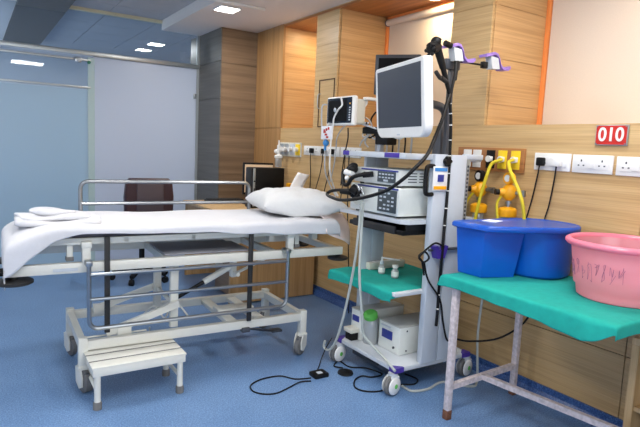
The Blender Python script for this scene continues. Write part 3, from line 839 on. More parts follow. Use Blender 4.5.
# ------------------------------------------------------------------ endoscopy cart
ct_ = thing('endoscopy_cart', 'pale grey endoscopy trolley cart with shelves and purple corner bumpers', 'medical cart', (2.42, 2.67, 0))
d = MB().box(2.11, 2.735, 2.36, 2.975, .135, .165, .006)
d.build('deck', 'cartlight', ct_)
MB().box(2.20, 2.66, 2.50, 2.92, .05, .134, .008).build('transformer_box', 'darkgrey', ct_)
MB().box(2.185, 2.201, 2.62, 2.74, .075, .115, .003).build('vent', 'rubber', ct_)
for x, y in ((2.11, 2.36), (2.735, 2.36), (2.11, 2.975), (2.735, 2.975)):
    sx = 1 if x < 2.4 else -1; sy = 1 if y < 2.6 else -1
    MB().prism([(x-sx*.008, y-sy*.008), (x+sx*.06, y-sy*.008), (x+sx*.06, y+sy*.01), (x+sx*.01, y+sy*.05), (x-sx*.008, y+sy*.05)], 'z', .137, .167).build('corner_bumper', 'purple', ct_)
    wx, wy = x+sx*.0, y+sy*.02
    a = 3.36; ux, uy = math.cos(a), math.sin(a); nx, ny = -uy, ux
    c = MB().cyl((wx, wy, .134), (wx, wy, .112), .03).box(wx-.032, wx+.032, wy-.032, wy+.032, .098, .122, .012)
    c = c.build('caster', 'cartlight', ct_)
    qx, qy = wx+ux*.012, wy+uy*.012
    for s in (-1, 1):
        MB().lathe([(.001, .013), (.046, .011), (.053, .006), (.055, .0)] if s > 0 else [(.055, 0), (.053, -.006), (.046, -.011), (.001, -.013)], (qx+nx*s*.024, qy+ny*s*.024, .062), 24, (nx, ny, 0)).build('wheel_cover', 'white', c)
        MB().cyl((qx+nx*s*.036, qy+ny*s*.036, .062), (qx+nx*s*.039, qy+ny*s*.039, .062), .014).build('hub_cap', 'greylid', c)
    MB().lathe([(.03, -.014), (.056, -.014), (.062, -.009), (.062, .009), (.056, .014), (.03, .014)], (qx, qy, .062), 24, (nx, ny, 0)).build('wheel', 'greyrubber', c)
# side panels
n_ = MB().box(2.30, 2.425, 2.345, 2.39, .165, 1.45, .006).box(2.437, 2.572, 2.348, 2.39, .165, 1.45, .006).box(2.31, 2.56, 2.365, 2.385, .166, 1.44)
n_.box(2.56, 2.715, 2.35, 2.385, 1.425, 1.457, .004)
n_ = n_.build('side_panel', 'cartgrey', ct_)
sl = MB()
for i in range(44): sl.box(2.578, 2.590, 2.3462, 2.349, .30+i*.025, .314+i*.025)
MB().box(2.5725, 2.598, 2.349, 2.388, .20, 1.425).build('slot_strip', 'alu', n_)
sl.build('slots', 'darkgrey', n_)
q = MB().box(2.26, 2.455, 2.955, 2.985, .165, 1.415, .006).box(2.345, 2.40, 2.949, 2.957, .166, 1.41, .002)
q.build('side_panel', 'cartgrey', ct_)
MB().box(2.095, 2.73, 2.37, 2.99, 1.412, 1.448, .008).build('top_shelf', 'cartlight', ct_)
for y0, y1 in ((2.93, 2.992), (2.43, 2.56)):
    MB().box(2.088, 2.10, y0, y1, 1.418, 1.446, .002).build('name_strip', 'purple', ct_)
MB().prism([(2.17, 2.39), (2.73, 2.39), (2.73, 3.05), (2.13, 3.05), (2.13, 2.43)], 'z', 1.028, 1.055).build('equipment_shelf', 'cartlight', ct_)
kt = MB().box(2.16, 2.66, 2.43, 2.98, .955, .985, .006).build('drawer', 'black', ct_)
MB().box(2.145, 2.17, 2.50, 2.92, .955, 1.005, .006).box(2.20, 2.62, 2.44, 2.46, .985, 1.02).box(2.20, 2.62, 2.93, 2.95, .985, 1.025).build('drawer_front', 'rubber', kt)
MB().box(2.085, 2.71, 2.375, 3.02, .60, .624, .005).build('lower_shelf', 'cartlight', ct_)
MB().tube([(2.302, 2.355, 1.378), (2.262, 2.352, 1.378), (2.240, 2.350, 1.355), (2.240, 2.350, 1.235), (2.262, 2.352, 1.212), (2.302, 2.355, 1.212)], .0135, 10).build('grab_handle', 'black', ct_)
k = MB().cyl((2.385, 2.345, 1.41), (2.385, 2.318, 1.41), .022)
for i in range(6): k.ball((2.385+.023*math.cos(i*PI/3), 2.327, 1.41+.023*math.sin(i*PI/3)), .011, n=8)
k.build('clamp_knob', 'black', ct_)

r = thing('instruction_card', 'white card with blue picture and orange band clipped on the cart column', 'card', (2.345, 2.34, 1.24))
MB().box(2.282, 2.40, 2.334, 2.342, 1.235, 1.378, .003).build('card', 'white', r)
MB().box(2.292, 2.390, 2.331, 2.335, 1.35, 1.37).build('header', 'iris', r)
MB().box(2.318, 2.366, 2.331, 2.335, 1.288, 1.33).build('picture', 'bluestripe', r)
MB().box(2.290, 2.392, 2.331, 2.335, 1.242, 1.262).build('orange_band', 'yellow', r)

# equipment on the shelf
def unit(name, label, x0, x1, y0, y1, z0, z1, seed):
    r = thing(name, label, 'medical device', ((x0+x1)/2, (y0+y1)/2, z0))
    MB().box(x0, x1, y0, y1, z0+.012, z1, .006).build('case', 'devwhite', r)
    fe = MB()
    for x in (x0+.04, x1-.04):
        for y in (y0+.04, y1-.04): fe.cyl((x, y, z0), (x, y, z0+.014), .014, n=10)
    fe.build('feet', 'rubber', r)
    MB().box(x0-.004, x0+.004, y0+.01, y1-.08, z1-.014, z1-.004, .001).build('blue_stripe', 'bluestripe', r)
    return r
r = unit('light_source', 'white light source unit, lower of the two devices on the cart shelf', 2.13, 2.62, 2.45, 2.94, 1.056, 1.238, 1)
MB().box(2.120, 2.132, 2.47, 2.64, 1.085, 1.22, .002).build('control_panel', 'devgrey', r)
for i in range(4):
    for j in range(5):
        if (i*7+j*3) % 4: MB().box(2.117, 2.121, 2.485+i*.037, 2.505+i*.037, 1.10+j*.024, 1.110+j*.024).build('button', 'cartgrey', r)
MB().lathe([(.056, 0), (.056, .02), (.045, .03), (.034, .032), (.034, .012)], (2.13, 2.84, 1.155), 24, (-1, 0, 0)).build('connector_socket', 'offwhite', r)
k = MB()
k.cyl((2.40, 2.450, 1.15), (2.40, 2.446, 1.15), .004, n=6)
k.box(2.36, 2.372, 2.445, 2.451, 1.11, 1.18, .002)
k.build('side_latch', 'white', r)
r = unit('video_processor', 'white video processor stacked on top of the light source on the cart', 2.13, 2.60, 2.46, 2.91, 1.2385, 1.345, 2)
MB().box(2.121, 2.132, 2.49, 2.655, 1.265, 1.33, .002).build('control_panel', 'devgrey', r)
for i in range(5):
    for j in range(2): MB().box(2.118, 2.122, 2.50+i*.03, 2.518+i*.03, 1.29+j*.02, 1.298+j*.02).build('button', 'cartgrey', r)
MB().box(2.117, 2.122, 2.55, 2.59, 1.27, 1.282).build('display', 'cartgrey', r)
MB().box(2.12, 2.132, 2.75, 2.80, 1.285, 1.318, .003).build('port', 'black', r)
k = MB()
for i in range(4):
    for j in range(3): k.box(2.20+j*.09, 2.27+j*.09, 2.4585, 2.461, 1.272+i*.017, 1.278+i*.017)
k.build('vents', 'darkgrey', r)
# monitor on the cart
az = math.radians(15.0)
dv = Vector((math.sin(az), math.cos(az), 0)); nv = Vector((-dv.y, dv.x, 0)); tl = math.radians(5)
upv = (Vector((0, 0, 1))*math.cos(tl) + nv*math.sin(tl)); fn_ = dv.cross(upv); fn_ = fn_ if fn_.dot(nv) > 0 else -fn_
mc = Vector((2.2, 2.6, 0)) + dv*(-.063) + Vector((0, 0, 1.757))
mo = thing('medical_monitor', 'large white framed monitor with dark screen above the cart', 'monitor', tuple(mc))
def mp(s, t, n): return tuple(mc + dv*s + upv*t + fn_*n)
def rr_poly(w, h, rt, rb, n=7):
    out = []
    for (cx, cy, r_, a0) in ((w-rt, h-rt, rt, 0), (-w+rt, h-rt, rt, PI/2), (-w+rb, -h+rb, rb, PI), (w-rb, -h+rb, rb, 1.5*PI)):
        for i in range(n): a = a0+PI/2*i/(n-1); out.append((cx+r_*math.cos(a), cy+r_*math.sin(a)))
    return out
def plate(mb, w, h, rt, rb, n0, n1, cs=0, ct0=0):
    P0 = rr_poly(w, h, rt, rb)
    k = .006
    rings = [[mp(cs+s*(1-k/w), ct0+t*(1-k/h), n0) for s, t in P0], [mp(cs+s, ct0+t, n0+(.006 if n1 > n0 else -.006)) for s, t in P0],
             [mp(cs+s, ct0+t, n1-(.006 if n1 > n0 else -.006)) for s, t in P0], [mp(cs+s*(1-k/w), ct0+t*(1-k/h), n1) for s, t in P0]]
    return mb.loft(rings)
plate(MB(), .328, .218, .018, .075, -.028, .028).build('casing', 'white', mo)
plate(MB(), .24, .15, .03, .05, -.075, -.026).build('rear_housing', 'cartgrey', mo)
sp = [(-.292, -.165), (.292, -.165), (.292, .185), (-.292, .185)]
MB().loft([[mp(s, t+.008, n) for s, t in sp] for n in (.026, .0295)]).build('screen', 'screen', mo)
MB().loft([[mp(s, t-.2, n) for s, t in ((-.02, -.004), (.02, -.004), (.02, .004), (-.02, .004))] for n in (.027, .0295)]).build('maker_mark', 'cartgrey', mo)
MB().tube([(2.47, 2.50, 1.446), (2.47, 2.50, 1.57), (2.50, 2.51, 1.63), (2.545, 2.53, 1.68), (2.52, 2.56, 1.75), mp(0, 0, -.07)], .026, 12).cyl((2.47, 2.50, 1.446), (2.47, 2.50, 1.56), .038).build('monitor_arm', 'darkgrey', mo)

# patient monitor on a wall arm
PM = Vector((2.42, 3.50, 1.74))
pmn = thing('patient_monitor', 'small white patient monitor with dark screen left of the large monitor', 'monitor', tuple(PM))
ra = Matrix.Rotation(math.radians(3), 3, 'Y')
MB().box(2.395, 2.44, 3.325, 3.69, 1.632, 1.855, .016, 3).build('front_bezel', 'white', pmn)
MB().box(2.435, 2.53, 3.345, 3.66, 1.645, 1.835, .02, 3).build('rear_housing', 'offwhite', pmn)
MB().box(2.391, 2.397, 3.345, 3.672, 1.652, 1.842, .004).build('screen', 'screen2', pmn)
MB().box(2.3895, 2.3915, 3.40, 3.65, 1.665, 1.825).build('display', 'off_screen', pmn)
for i in range(6): MB().box(2.388, 2.392, 3.356, 3.372, 1.67+i*.018, 1.680+i*.018).build('button', 'cartgrey', pmn)
MB().box(2.388, 2.392, 3.357, 3.371, 1.79, 1.80).build('alarm_key', 'yellow', pmn)
MB().tube([(2.50, 3.37, 1.76), (2.53, 3.36, 1.80), (2.53, 3.35, 1.83)], .014).box(2.50, 2.93, 3.31, 3.36, 1.828, 1.850, .006).box(2.925, 2.955, 3.29, 3.38, 1.655, 1.87, .006).build('mount_arm', 'white', pmn)
MB().tube([(2.385,3.480,1.847), (2.375,3.447,1.785), (2.372,3.493,1.749), (2.370,3.540,1.690), (2.375,3.556,1.629), (2.380,3.582,1.521), (2.380,3.585,1.397), (2.400,3.604,1.270), (2.500,3.684,1.136), (2.550,3.694,1.069)], .007, 8).build('sensor_cable', 'white', pmn)
MB().ball((2.372,3.534,1.750), .011, sz=1.6).build('sensor_plug', 'cartgrey', pmn)
MB().tube([(2.40, 3.70, 1.80), (2.39, 3.75, 1.78), (2.420,3.781,1.602), (2.420,3.726,1.481), (2.450,3.755,1.278), (2.550,3.820,1.150), (2.600,3.796,1.059)], .006).build('monitor_lead', 'cartlight', pmn)

# tag and blue clip hanging on the leads
r = thing('lead_tag', 'white and red tag hanging under the patient monitor', 'tag', (2.39, 3.63, 1.53))
MB().box(2.372, 2.380, 3.56, 3.72, 1.525, 1.63, .003).build('card', 'paper', r)
k = MB()
for i in range(3): k.box(2.369, 2.373, 3.60+i*.03, 3.62+i*.03, 1.60-i*.008, 1.62-i*.008); k.box(2.369, 2.373, 3.61+i*.02, 3.64+i*.02, 1.535+i*.02, 1.55+i*.02)
k.build('red_print', 'red', r)
MB().cyl((2.376, 3.64, 1.63), (2.40, 3.64, 1.66), .006).build('hook', 'white', r)
t = MB().ball((2.400,3.682,1.497), .026, sz=1.0).cyl((2.400,3.685,1.537), (2.400,3.692,1.441), .011)
tag(t.build('cable_clip', 'iris'), 'light blue connector clip on the white cable under the red tag', 'clip')

# dark monitor in the alcove
r = thing('dark_monitor', 'black framed flat monitor standing in the middle alcove', 'monitor', (3.05, 3.63, 1.656), rz=math.radians(40))
MB().box(3.03, 3.07, 3.44, 3.82, 1.93, 2.262, .006).build('casing', 'darkgrey', r)
MB().box(3.026, 3.032, 3.47, 3.79, 1.965, 2.232, .001).build('screen', 'off_screen', r)
MB().box(3.04, 3.07, 3.60, 3.66, 1.67, 1.95).box(2.99, 3.13, 3.53, 3.73, 1.656, 1.672, .004).build('stand', 'black', r)

# endoscope hanger on the cart
hg = thing('scope_hanger', 'dark endoscope hanger post with lilac hooks above the cart', 'hanger', (2.46, 2.41, 1.45))
MB().box(2.435, 2.468, 2.405, 2.435, 1.448, 2.0, .006).box(2.38, 2.50, 2.395, 2.43, 1.955, 2.015, .006).build('post', 'darkgrey', hg)
MB().cyl((2.47, 2.395, 2.008), (2.69, 2.385, 2.008), .006).box(2.675, 2.715, 2.37, 2.40, 1.99, 2.03, .004).build('rod', 'black', hg)
def hook(x, y, z):
    prof = [(-.03, .050), (.01, .060), (.045, .072), (.075, .066), (.096, .040), (.110, .005), (.135, -.012), (.18, -.010), (.20, .004)]
    h = MB()
    up = [(x+a, z+b) for a, b in prof]; lo_ = [(x+a+.004, z+b-.016) for a, b in prof]
    h.loft([[(p[0], y0, p[1]) for p in up+lo_[::-1]] for y0 in (y-.03, y+.03)])
    h = h.build('hook', 'lilac', hg)
    MB().prism([(x+.02, z+.046), (x+.088, z+.04), (x+.108, z-.025), (x+.04, z-.03)], 'y', y-.024, y+.024).build('hook_insert', 'cartlight', h)
hook(2.375, 2.38, 2.03); hook(2.70, 2.38, 2.02)

# tube clips lower on the column
r = thing('tube_clip_holder', 'pair of dark purple tube clips on a grey bar across the cart column', 'tube holder', (2.48, 2.33, .86))
MB().box(2.29, 2.74, 2.325, 2.346, .872, .886, .003).build('bar', 'darkgrey', r)
for x in (2.36, 2.655):
    MB().prism([(x-.055, .905), (x-.03, .91), (x-.02, .885), (x+.02, .885), (x+.03, .91), (x+.055, .905), (x+.04, .86), (x+.03, .83), (x-.03, .83), (x-.04, .86)], 'y', 2.30, 2.346).build('clip', 'purple', r)

# ------------------------------------------------------------------ endoscopes
es = thing('endoscope', 'black endoscope hanging from the lilac hook, its cord looping to the cart devices', 'endoscope', (2.36, 2.37, 1.5), 'endoscopes on the cart')
c = MB()
c.cyl((2.227,2.330,2.065), (2.294,2.330,1.941), .024, .019, n=14)
c.cyl((2.294,2.330,1.941), (2.365,2.330,1.789), .017, .010, n=12)
c.ball((2.225,2.330,2.076), .03)
c.build('control_section', 'black', es)
k = MB()
k.cyl((2.163,2.300,2.025), (2.245,2.340,2.052), .03).cyl((2.146,2.300,2.044), (2.233,2.330,2.077), .012).cyl((2.235,2.310,2.096), (2.227,2.330,2.065), .014).cyl((2.296,2.330,2.080), (2.344,2.330,2.070), .017)
for i in range(6): k.ball(Vector((2.156,2.300,2.019))+Vector((.0, .03*math.cos(i), .03*math.sin(i))), .011, n=8)
k.build('angulation_knobs', 'black', es)
MB().cyl((2.266,2.320,1.881), (2.213,2.300,1.906), .012).cyl((2.274,2.320,1.882), (2.333,2.330,1.866), .014).build('channel_port', 'rubber', es)
MB().tube([(2.364,2.330,1.801), (2.325,2.310,1.745), (2.275,2.290,1.644), (2.220,2.286,1.528), (2.130,2.240,1.442), (2.060,2.253,1.368), (2.020,2.308,1.298), (1.990,2.413,1.227), (1.970,2.600,1.169), (1.980,2.821,1.133), (2.000,2.978,1.137), (2.020,3.057,1.149), (2.030,3.026,1.172), (2.050,2.950,1.186), (2.070,2.887,1.185)], .0105, 10).build('universal_cord', 'black', es)
cn = MB().cyl((2.050,2.938,1.180), (2.080,2.856,1.181), .018, .022).cyl((2.080,2.856,1.181), (2.125, 2.84, 1.155), .03, .036)
cn.cyl((2.070,2.844,1.208), (2.090,2.804,1.186), .03).cyl((2.080,2.809,1.146), (2.090,2.762,1.196), .014)
cn = cn.build('connector', 'black', es)
MB().cyl((2.080,2.794,1.225), (2.090,2.747,1.140), .008).cyl((2.070,2.749,1.222), (2.080,2.714,1.156), .007).build('connector_pins', 'chrome', cn)
t2 = thing('endoscope', 'second black endoscope tube with white marks hanging down the cart column', 'endoscope', (2.46, 2.34, .5), 'endoscopes on the cart')
path = [(2.425,2.360,1.993), (2.408,2.345,1.921), (2.382,2.335,1.837), (2.373,2.335,1.767), (2.393,2.335,1.653), (2.403,2.335,1.478), (2.408,2.335,1.269), (2.404,2.335,1.058), (2.364,2.300,0.852), (2.397,2.335,0.625), (2.397,2.335,0.448), (2.394,2.335,0.398)]
MB().tube(path, .0095, 10).build('insertion_tube', 'black', t2)
MB().cyl((2.446,2.375,2.020), (2.412,2.345,1.887), .015, .011).build('grip', 'black', t2)
for a, b in zip(path[3:-2], path[4:-1]):
    a, b = Vector(a), Vector(b)
    for t in (.15, .65):
        q = a.lerp(b, t); MB().cyl(q, q+(b-a).normalized()*.006, .0098, n=10).build('depth_mark', 'white', t2)
# camera head with black loop in front of the processor
r = thing('camera_cable', 'coiled black cable and white plug in front of the video processor', 'cable', (2.08, 2.95, 1.24))
MB().tube([(2.100,2.683,1.309), (2.070,2.766,1.297), (2.050,2.822,1.274), (2.050,2.863,1.232), (2.050,2.907,1.229), (2.060,2.937,1.272), (2.070,2.943,1.312), (2.080,2.879,1.316), (2.100,2.854,1.350), (2.100,2.899,1.354), (2.080,2.924,1.319)], .0135, 10).build('cord', 'black', r)
MB().cyl((2.060,2.906,1.307), (2.060,2.828,1.299), .02, .015).ball((2.050,2.877,1.270), .016).build('plug_body', 'white', r)
MB().ball((2.090,2.872,1.329), .035, sz=.8).cyl((2.080,2.748,1.298), (2.120,2.698,1.308), .018).build('camera_head', 'black', r)

# ------------------------------------------------------------------ green drape and things on the lower shelf
fr_ = lambda y: .066+.008*math.sin(y*13)+.004*math.sin(y*31)
s = drape(2.085, 2.70, 2.42, 3.06, .628, (fr_, .02, lambda x: .05 if x < 2.2 else .01, lambda x: .05), 14, 16, .015,
          wave=lambda x, y, u, w: .008*math.sin(y*31)+.006*math.sin(x*27), top=lambda x, y: .003*math.sin(x*31+y*17)+.003)
tag(s.build('green_drape', 'green', solid=.003, angle=80, sub=1), 'green surgical cloth covering the lower shelf of the cart', 'cloth')
r = thing('white_box', 'flat white box lying at the back of the green drape', 'box', (2.45, 2.98, .634))
MB().box(2.30, 2.62, 2.905, 2.953, .634, .685, .008).build('carton', 'offwhite', r)
MB().box(2.35, 2.57, 2.91, 2.945, .6845, .6885, .001).build('tissue_slot', 'white', r)
v0 = thing('medicine_vial', 'small white vial with long cap on the green drape, left of the other', 'vial', (2.32, 2.80, .634), 'vials on the green drape')
def vial(root, x, y, cap):
    z = .634
    MB().lathe([(.021, 0), (.023, .004), (.023, .045), (.016, .056), (.011, .058), (.011, .068)], (x, y, z), 18).build('bottle', 'clearplastic', root)
    MB().lathe([(.0235, .01), (.0238, .012), (.0238, .04), (.0235, .042)], (x, y, z), 18).build('paper_label', 'white', root)
    MB().cyl((x, y, z+.066), (x, y, z+.085), .014 if cap else .019).build('cap', 'cartgrey' if cap else 'white', root)
vial(v0, 2.32, 2.80, True)
MB().cyl((2.32, 2.80, .715), (2.32, 2.80, .745), .007).cyl((2.32, 2.80, .742), (2.38, 2.69, .742), .005).build('spray_nozzle', 'white', v0)
v1 = thing('medicine_vial', 'small white vial with flat cap on the green drape, nearer the front edge', 'vial', (2.33, 2.70, .634), 'vials on the green drape')
vial(v1, 2.325, 2.668, False)

# boxes on the cart deck
def device(name, label, x0, x1, y0, y1, z0, z1):
    r = thing(name, label, 'medical device', ((x0+x1)/2, (y0+y1)/2, z0))
    MB().box(x0, x1, y0, y1, z0, z1-.004, .006).build('case', 'devwhite', r)
    MB().box(x0-.002, x1, y0-.002, y1+.002, z1-.008, z1, .003).build('top_cover', 'devtop', r)
    return r
r = device('insufflator', 'white box device with blue front panel, nearest on the cart deck', 2.26, 2.66, 2.51, 2.72, .166, .352)
MB().box(2.253, 2.262, 2.58, 2.68, .245, .30, .002).build('display_panel', 'bluestripe', r)
MB().box(2.253, 2.262, 2.60, 2.69, .322, .329).build('front_label', 'cartgrey', r)
MB().cyl((2.262, 2.56, .205), (2.252, 2.56, .205), .008, n=10).build('front_knob', 'darkgrey', r)
for x, z in ((2.32, .19), (2.54, .19), (2.32, .32), (2.58, .2)): MB().cyl((x, 2.511, z), (x, 2.507, z), .006, n=8).build('side_screw', 'darkgrey', r)
r = device('suction_pump', 'white pump unit with small front label, farthest on the cart deck', 2.20, 2.58, 2.84, 2.95, .166, .375)
MB().box(2.193, 2.202, 2.86, 2.93, .29, .33, .002).build('front_label', 'bluestripe', r)
MB().box(2.14, 2.20, 2.86, 2.93, .166, .22, .006).build('front_block', 'black', r)
MB().box(2.13, 2.20, 2.85, 2.94, .22, .25, .006).build('front_shelf', 'offwhite', r)
r = thing('water_bottle', 'translucent water jar with green cap between the devices on the cart deck', 'bottle', (2.24, 2.785, .166))
MB().lathe([(.046, 0), (.05, .01), (.05, .12), (.045, .16), (.03, .18)], (2.245, 2.785, .166), 20).build('jar', 'clearplastic', r)
MB().lathe([(.045, 0), (.048, .004), (.048, .03), (.03, .045), (.001, .046)], (2.24, 2.785, .343), 20, (-.35, -.2, .9)).build('cap', 'greylid', r)

# ------------------------------------------------------------------ tubes and cables
def cord(name, label, cat, pts, r_, m, n=8, **k): return tag(MB().tube(pts, r_, n, **k).build(name, m), label, cat, {'suction_tube': 'grey tubes hanging before the cart', 'power_cable': 'black cables around the cart'}.get(name))
cord('suction_tube', 'pale grey tube hanging before the cart, the left of two, down to the far castor', 'tube',
     [(2.030,2.686,1.122), (2.020,2.680,0.973), (2.020,2.703,0.766), (2.020,2.748,0.549), (2.020,2.808,0.333), (2.020,2.875,0.168), (2.020,2.942,0.096), (2.020,3.004,0.096), (2.020,2.996,0.142)], .0085, 'tubegrey')
cord('suction_tube', 'pale grey tube across the cart deck to the near castor, right of two hanging tubes', 'tube',
     [(2.050,2.693,1.133), (2.030,2.666,0.900), (2.020,2.647,0.670), (2.050,2.639,0.425), (2.080,2.651,0.293), (2.085,2.565,0.248), (2.075,2.432,0.214), (2.060,2.309,0.181)], .0085, 'tubegrey')
r = thing('foot_switch', 'small black foot switch on the floor with a looping cord', 'foot switch', (1.84, 2.80, 0))
MB().box(1.80, 1.905, 2.755, 2.84, 0, .028, .008).build('housing', 'black', r)
MB().box(1.83, 1.865, 2.77, 2.80, .027, .032, .002).build('mark', 'cartgrey', r)
Z = .005
def fl(*pts): return [(x, y, Z) for x, y in pts]
MB().tube([(1.784,2.784,0.006), (1.686,2.816,0.006), (1.623,2.898,0.006), (1.501,2.908,0.006), (1.403,2.861,0.006), (1.378,2.781,0.006), (1.418,2.716,0.006), (1.492,2.693,0.006), (1.601,2.730,0.006), (1.691,2.764,0.006), (1.760,2.745,0.006)], .0045, 8).build('cord', 'black', r)
MB().tube([(1.86, 2.84, .012), (1.930,2.919,0.008), (2.000,2.993,0.032), (2.020,2.968,0.116), (2.040,2.942,0.178)], .0035).build('lead', 'black', r)
t = MB().lathe([(.05, 0), (.052, .004), (.048, .014), (.001, .016)], (2.03, 2.755, 0), 24)
tag(t.build('rubber_disc', 'black'), 'flat round black disc on the floor before the cart', 'disc')
cord('power_cable', 'black cable looping on the floor under the near front castor of the cart', 'cable', [(2.059,2.824,0.006), (2.024,2.878,0.006), (2.104,2.935,0.006), (2.111,2.817,0.006), (2.199,2.755,0.006), (2.234,2.628,0.006), (2.145,2.620,0.006), (2.096,2.662,0.006), (2.019,2.633,0.006), (1.958,2.550,0.006), (1.974,2.479,0.006), (2.062,2.435,0.006), (2.218,2.450,0.006), (2.320,2.415,0.006), (2.390,2.464,0.006), (2.372,2.560,0.006)], .005, 'black')
cord('grey_hose', 'grey hose on the floor from the near castor towards the table leg', 'hose', [(2.228,2.424,0.008), (2.237,2.341,0.008), (2.346,2.317,0.008), (2.507,2.350,0.008), (2.62, 2.22, .008), (2.72, 2.26, .02), (2.74, 2.30, .3), (2.76, 2.30, .6)], .008, 'tubegrey')
cord('power_cable', 'black cable drooping from the cart column to behind the green table', 'cable', [(2.256,2.335,0.810), (2.294,2.330,0.699), (2.406,2.330,0.563), (2.436,2.320,0.422), (2.472,2.310,0.305), (2.52, 2.3, .31), (2.60, 2.24, .30), (2.72, 2.12, .34), (2.82, 2.02, .46), (2.86, 1.98, .62)], .006, 'black')
cord('coiled_cable', 'black cable coil hanging beside the purple clips on the cart column', 'cable', [(2.366,2.290,0.902), (2.298,2.290,0.930), (2.236,2.290,0.904), (2.201,2.300,0.869), (2.190,2.310,0.844), (2.231,2.310,0.817), (2.269,2.310,0.839), (2.234,2.310,0.877), (2.188,2.310,0.856), (2.225,2.320,0.816), (2.258,2.330,0.732)], .006, 'black')
for i, (a, lab) in enumerate((((352,'black lead from the far sockets down to the floor behind the cart')), (341,'thin black lead beside the pillow end of the trolley'))):
    x0 = a
    cord('power_cable', lab, 'cable', [(2.86, 4.0-i*.3, 1.40), (2.85, 3.98-i*.25, 1.2), (2.84, 3.95-i*.2, .9), (2.84, 3.9-i*.2, .5), (2.83, 3.85-i*.2, .15), (2.80, 3.8-i*.2, .008)], .005, 'black')
# bundle of leads behind the patient monitor
r = thing('cable_bundle', 'tangle of black and grey leads under the patient monitor', 'cable', (2.6, 3.3, 1.45))
k = MB(); k2 = MB()
rnd = random.Random(3)
for i in range(7):
    y = 3.05+.07*i
    pts = [(2.52, 3.42-.02*i, 1.66), (2.56+.02*i, y+.1, 1.60-.02*rnd.random()), (2.62, y, 1.52+.05*rnd.random()), (2.66+.02*rnd.random(), y-.05, 1.60), (2.72, y-.02, 1.55), (2.78, y+.05, 1.45)]
    (k if i % 2 else k2).tube(pts, .007)
k2.tube([(2.560,3.567,1.703), (2.560,3.462,1.716), (2.580,3.371,1.685), (2.600,3.354,1.625), (2.600,3.398,1.564), (2.600,3.472,1.525), (2.620,3.522,1.486)], .006)
k2.tube([(2.600,3.621,1.691), (2.600,3.540,1.690), (2.600,3.432,1.649), (2.600,3.400,1.587), (2.620,3.459,1.518), (2.620,3.417,1.480)], .006)
k2.tube([(2.560,3.645,1.649), (2.560,3.712,1.609), (2.580,3.794,1.545), (2.600,3.831,1.462), (2.620,3.878,1.317), (2.700,4.047,1.159)], .0055)
k.tube([(2.560,3.615,1.625), (2.560,3.608,1.545), (2.600,3.685,1.465), (2.650,3.787,1.322), (2.700,3.874,1.146)], .0055)
k.tube([(2.620,3.341,1.748), (2.600,3.372,1.686), (2.600,3.326,1.595), (2.600,3.272,1.535), (2.600,3.242,1.476)], .007)
k.box(2.54, 2.64, 3.20, 3.40, 1.58, 1.63, .01)
k.box(2.56, 2.66, 3.12, 3.26, 1.50, 1.60, .01)
k.build('black_leads', 'black', r); k2.build('white_leads', 'cartlight', r)
MB().box(2.58, 2.62, 3.22, 3.26, 1.448, 1.62, .004).build('stand_post', 'cartgrey', r)

# ------------------------------------------------------------------ side table with green cloth
TZ = .798
tb = thing('side_table', 'long metal table with worn lilac legs under a green cloth', 'table', (2.48, 1.45, 0))
MB().box(2.165, 2.805, 1.13, 2.06, TZ-.03, TZ, .004).build('tabletop', 'legpaint', tb)
for x, y in ((2.184, 2.0), (2.785, 2.036), (2.588, 1.16)):
    k = MB().box(x-.017, x+.017, y-.017, y+.017, .03, TZ-.03, .004).build('leg', 'legpaint', tb)
    MB().box(x-.0185, x+.0185, y-.0185, y+.0185, 0, .055, .004).build('rusty_foot', 'rust', k)
MB().bar((2.184, 2.0, .185), (2.785, 2.036, .185), .03, .03).build('stretcher', 'legpaint', tb)
MB().bar((2.47, 2.01, .185), (2.575, 1.16, .185), .03, .03).build('stretcher', 'legpaint', tb)
MB().bar((2.20, 1.20, TZ-.045), (2.77, 1.20, TZ-.045), .03, .03).build('stretcher', 'legpaint', tb)
hang_ = interp([(1.12, .030), (1.19, .078), (1.26, .098), (1.37, .088), (1.5, .07), (1.6, .062), (1.82, .055), (2.03, .05), (2.07, .055)])
s = drape(2.155, 2.815, 1.125, 2.075, TZ+.004, (lambda y: hang_(y)+.012, .02, .06, lambda x: .055 if x < 2.3 else .03), 16, 30, .012,
          wave=lambda x, y, u, w: .010*math.sin(y*11+1)+.006*math.sin(y*27), top=lambda x, y: .002*math.sin(x*23+y*11)+.0025)
tag(s.build('table_cloth', 'green', solid=.003, angle=80, sub=1), 'green surgical cloth with wavy hem on the side table', 'cloth')

# blue lidded tub
bz = TZ+.009
bb = thing('blue_tub', 'blue lidded plastic tub with square front corner on the green table', 'tub', (2.55, 1.98, bz))
def ring_round(cx, cy, ax, ay, z, n=40, p=2.3):
    out = []
    for i in range(n):
        a = 2*PI*i/n; c_, s_ = math.cos(a), math.sin(a); d = (abs(c_)**p+abs(s_)**p)**(-1/p)
        out.append((cx+ax*d*c_, cy+ay*d*s_, z))
    return out
b = MB()
b.loft([ring_round(2.69, 1.885, .172*k, .165*k, z) for k, z in ((.94, bz), (1, bz+.012), (1.08, bz+.27))])
def boxring(k, z, e):
    P_ = [(2.275-e, 2.085+e), (2.28-e, 1.925-e), (2.465+e*2.6, 1.862-e), (2.56+e, 1.95), (2.60, 2.06)]
    return [(x, y, z) for x, y in P_]
b.loft([boxring(1, bz, 0), boxring(1, bz+.27, .018)])
b.build('body', 'blue', bb)
def hull(P_):
    P_ = sorted(set(P_)); 
    def half(Q):
        h = []
        for q in Q:
            while len(h) > 1 and (h[-1][0]-h[-2][0])*(q[1]-h[-2][1])-(h[-1][1]-h[-2][1])*(q[0]-h[-2][0]) <= 0: h.pop()
            h.append(q)
        return h
    a, c = half(P_), half(P_[::-1]); return a[:-1]+c[:-1]
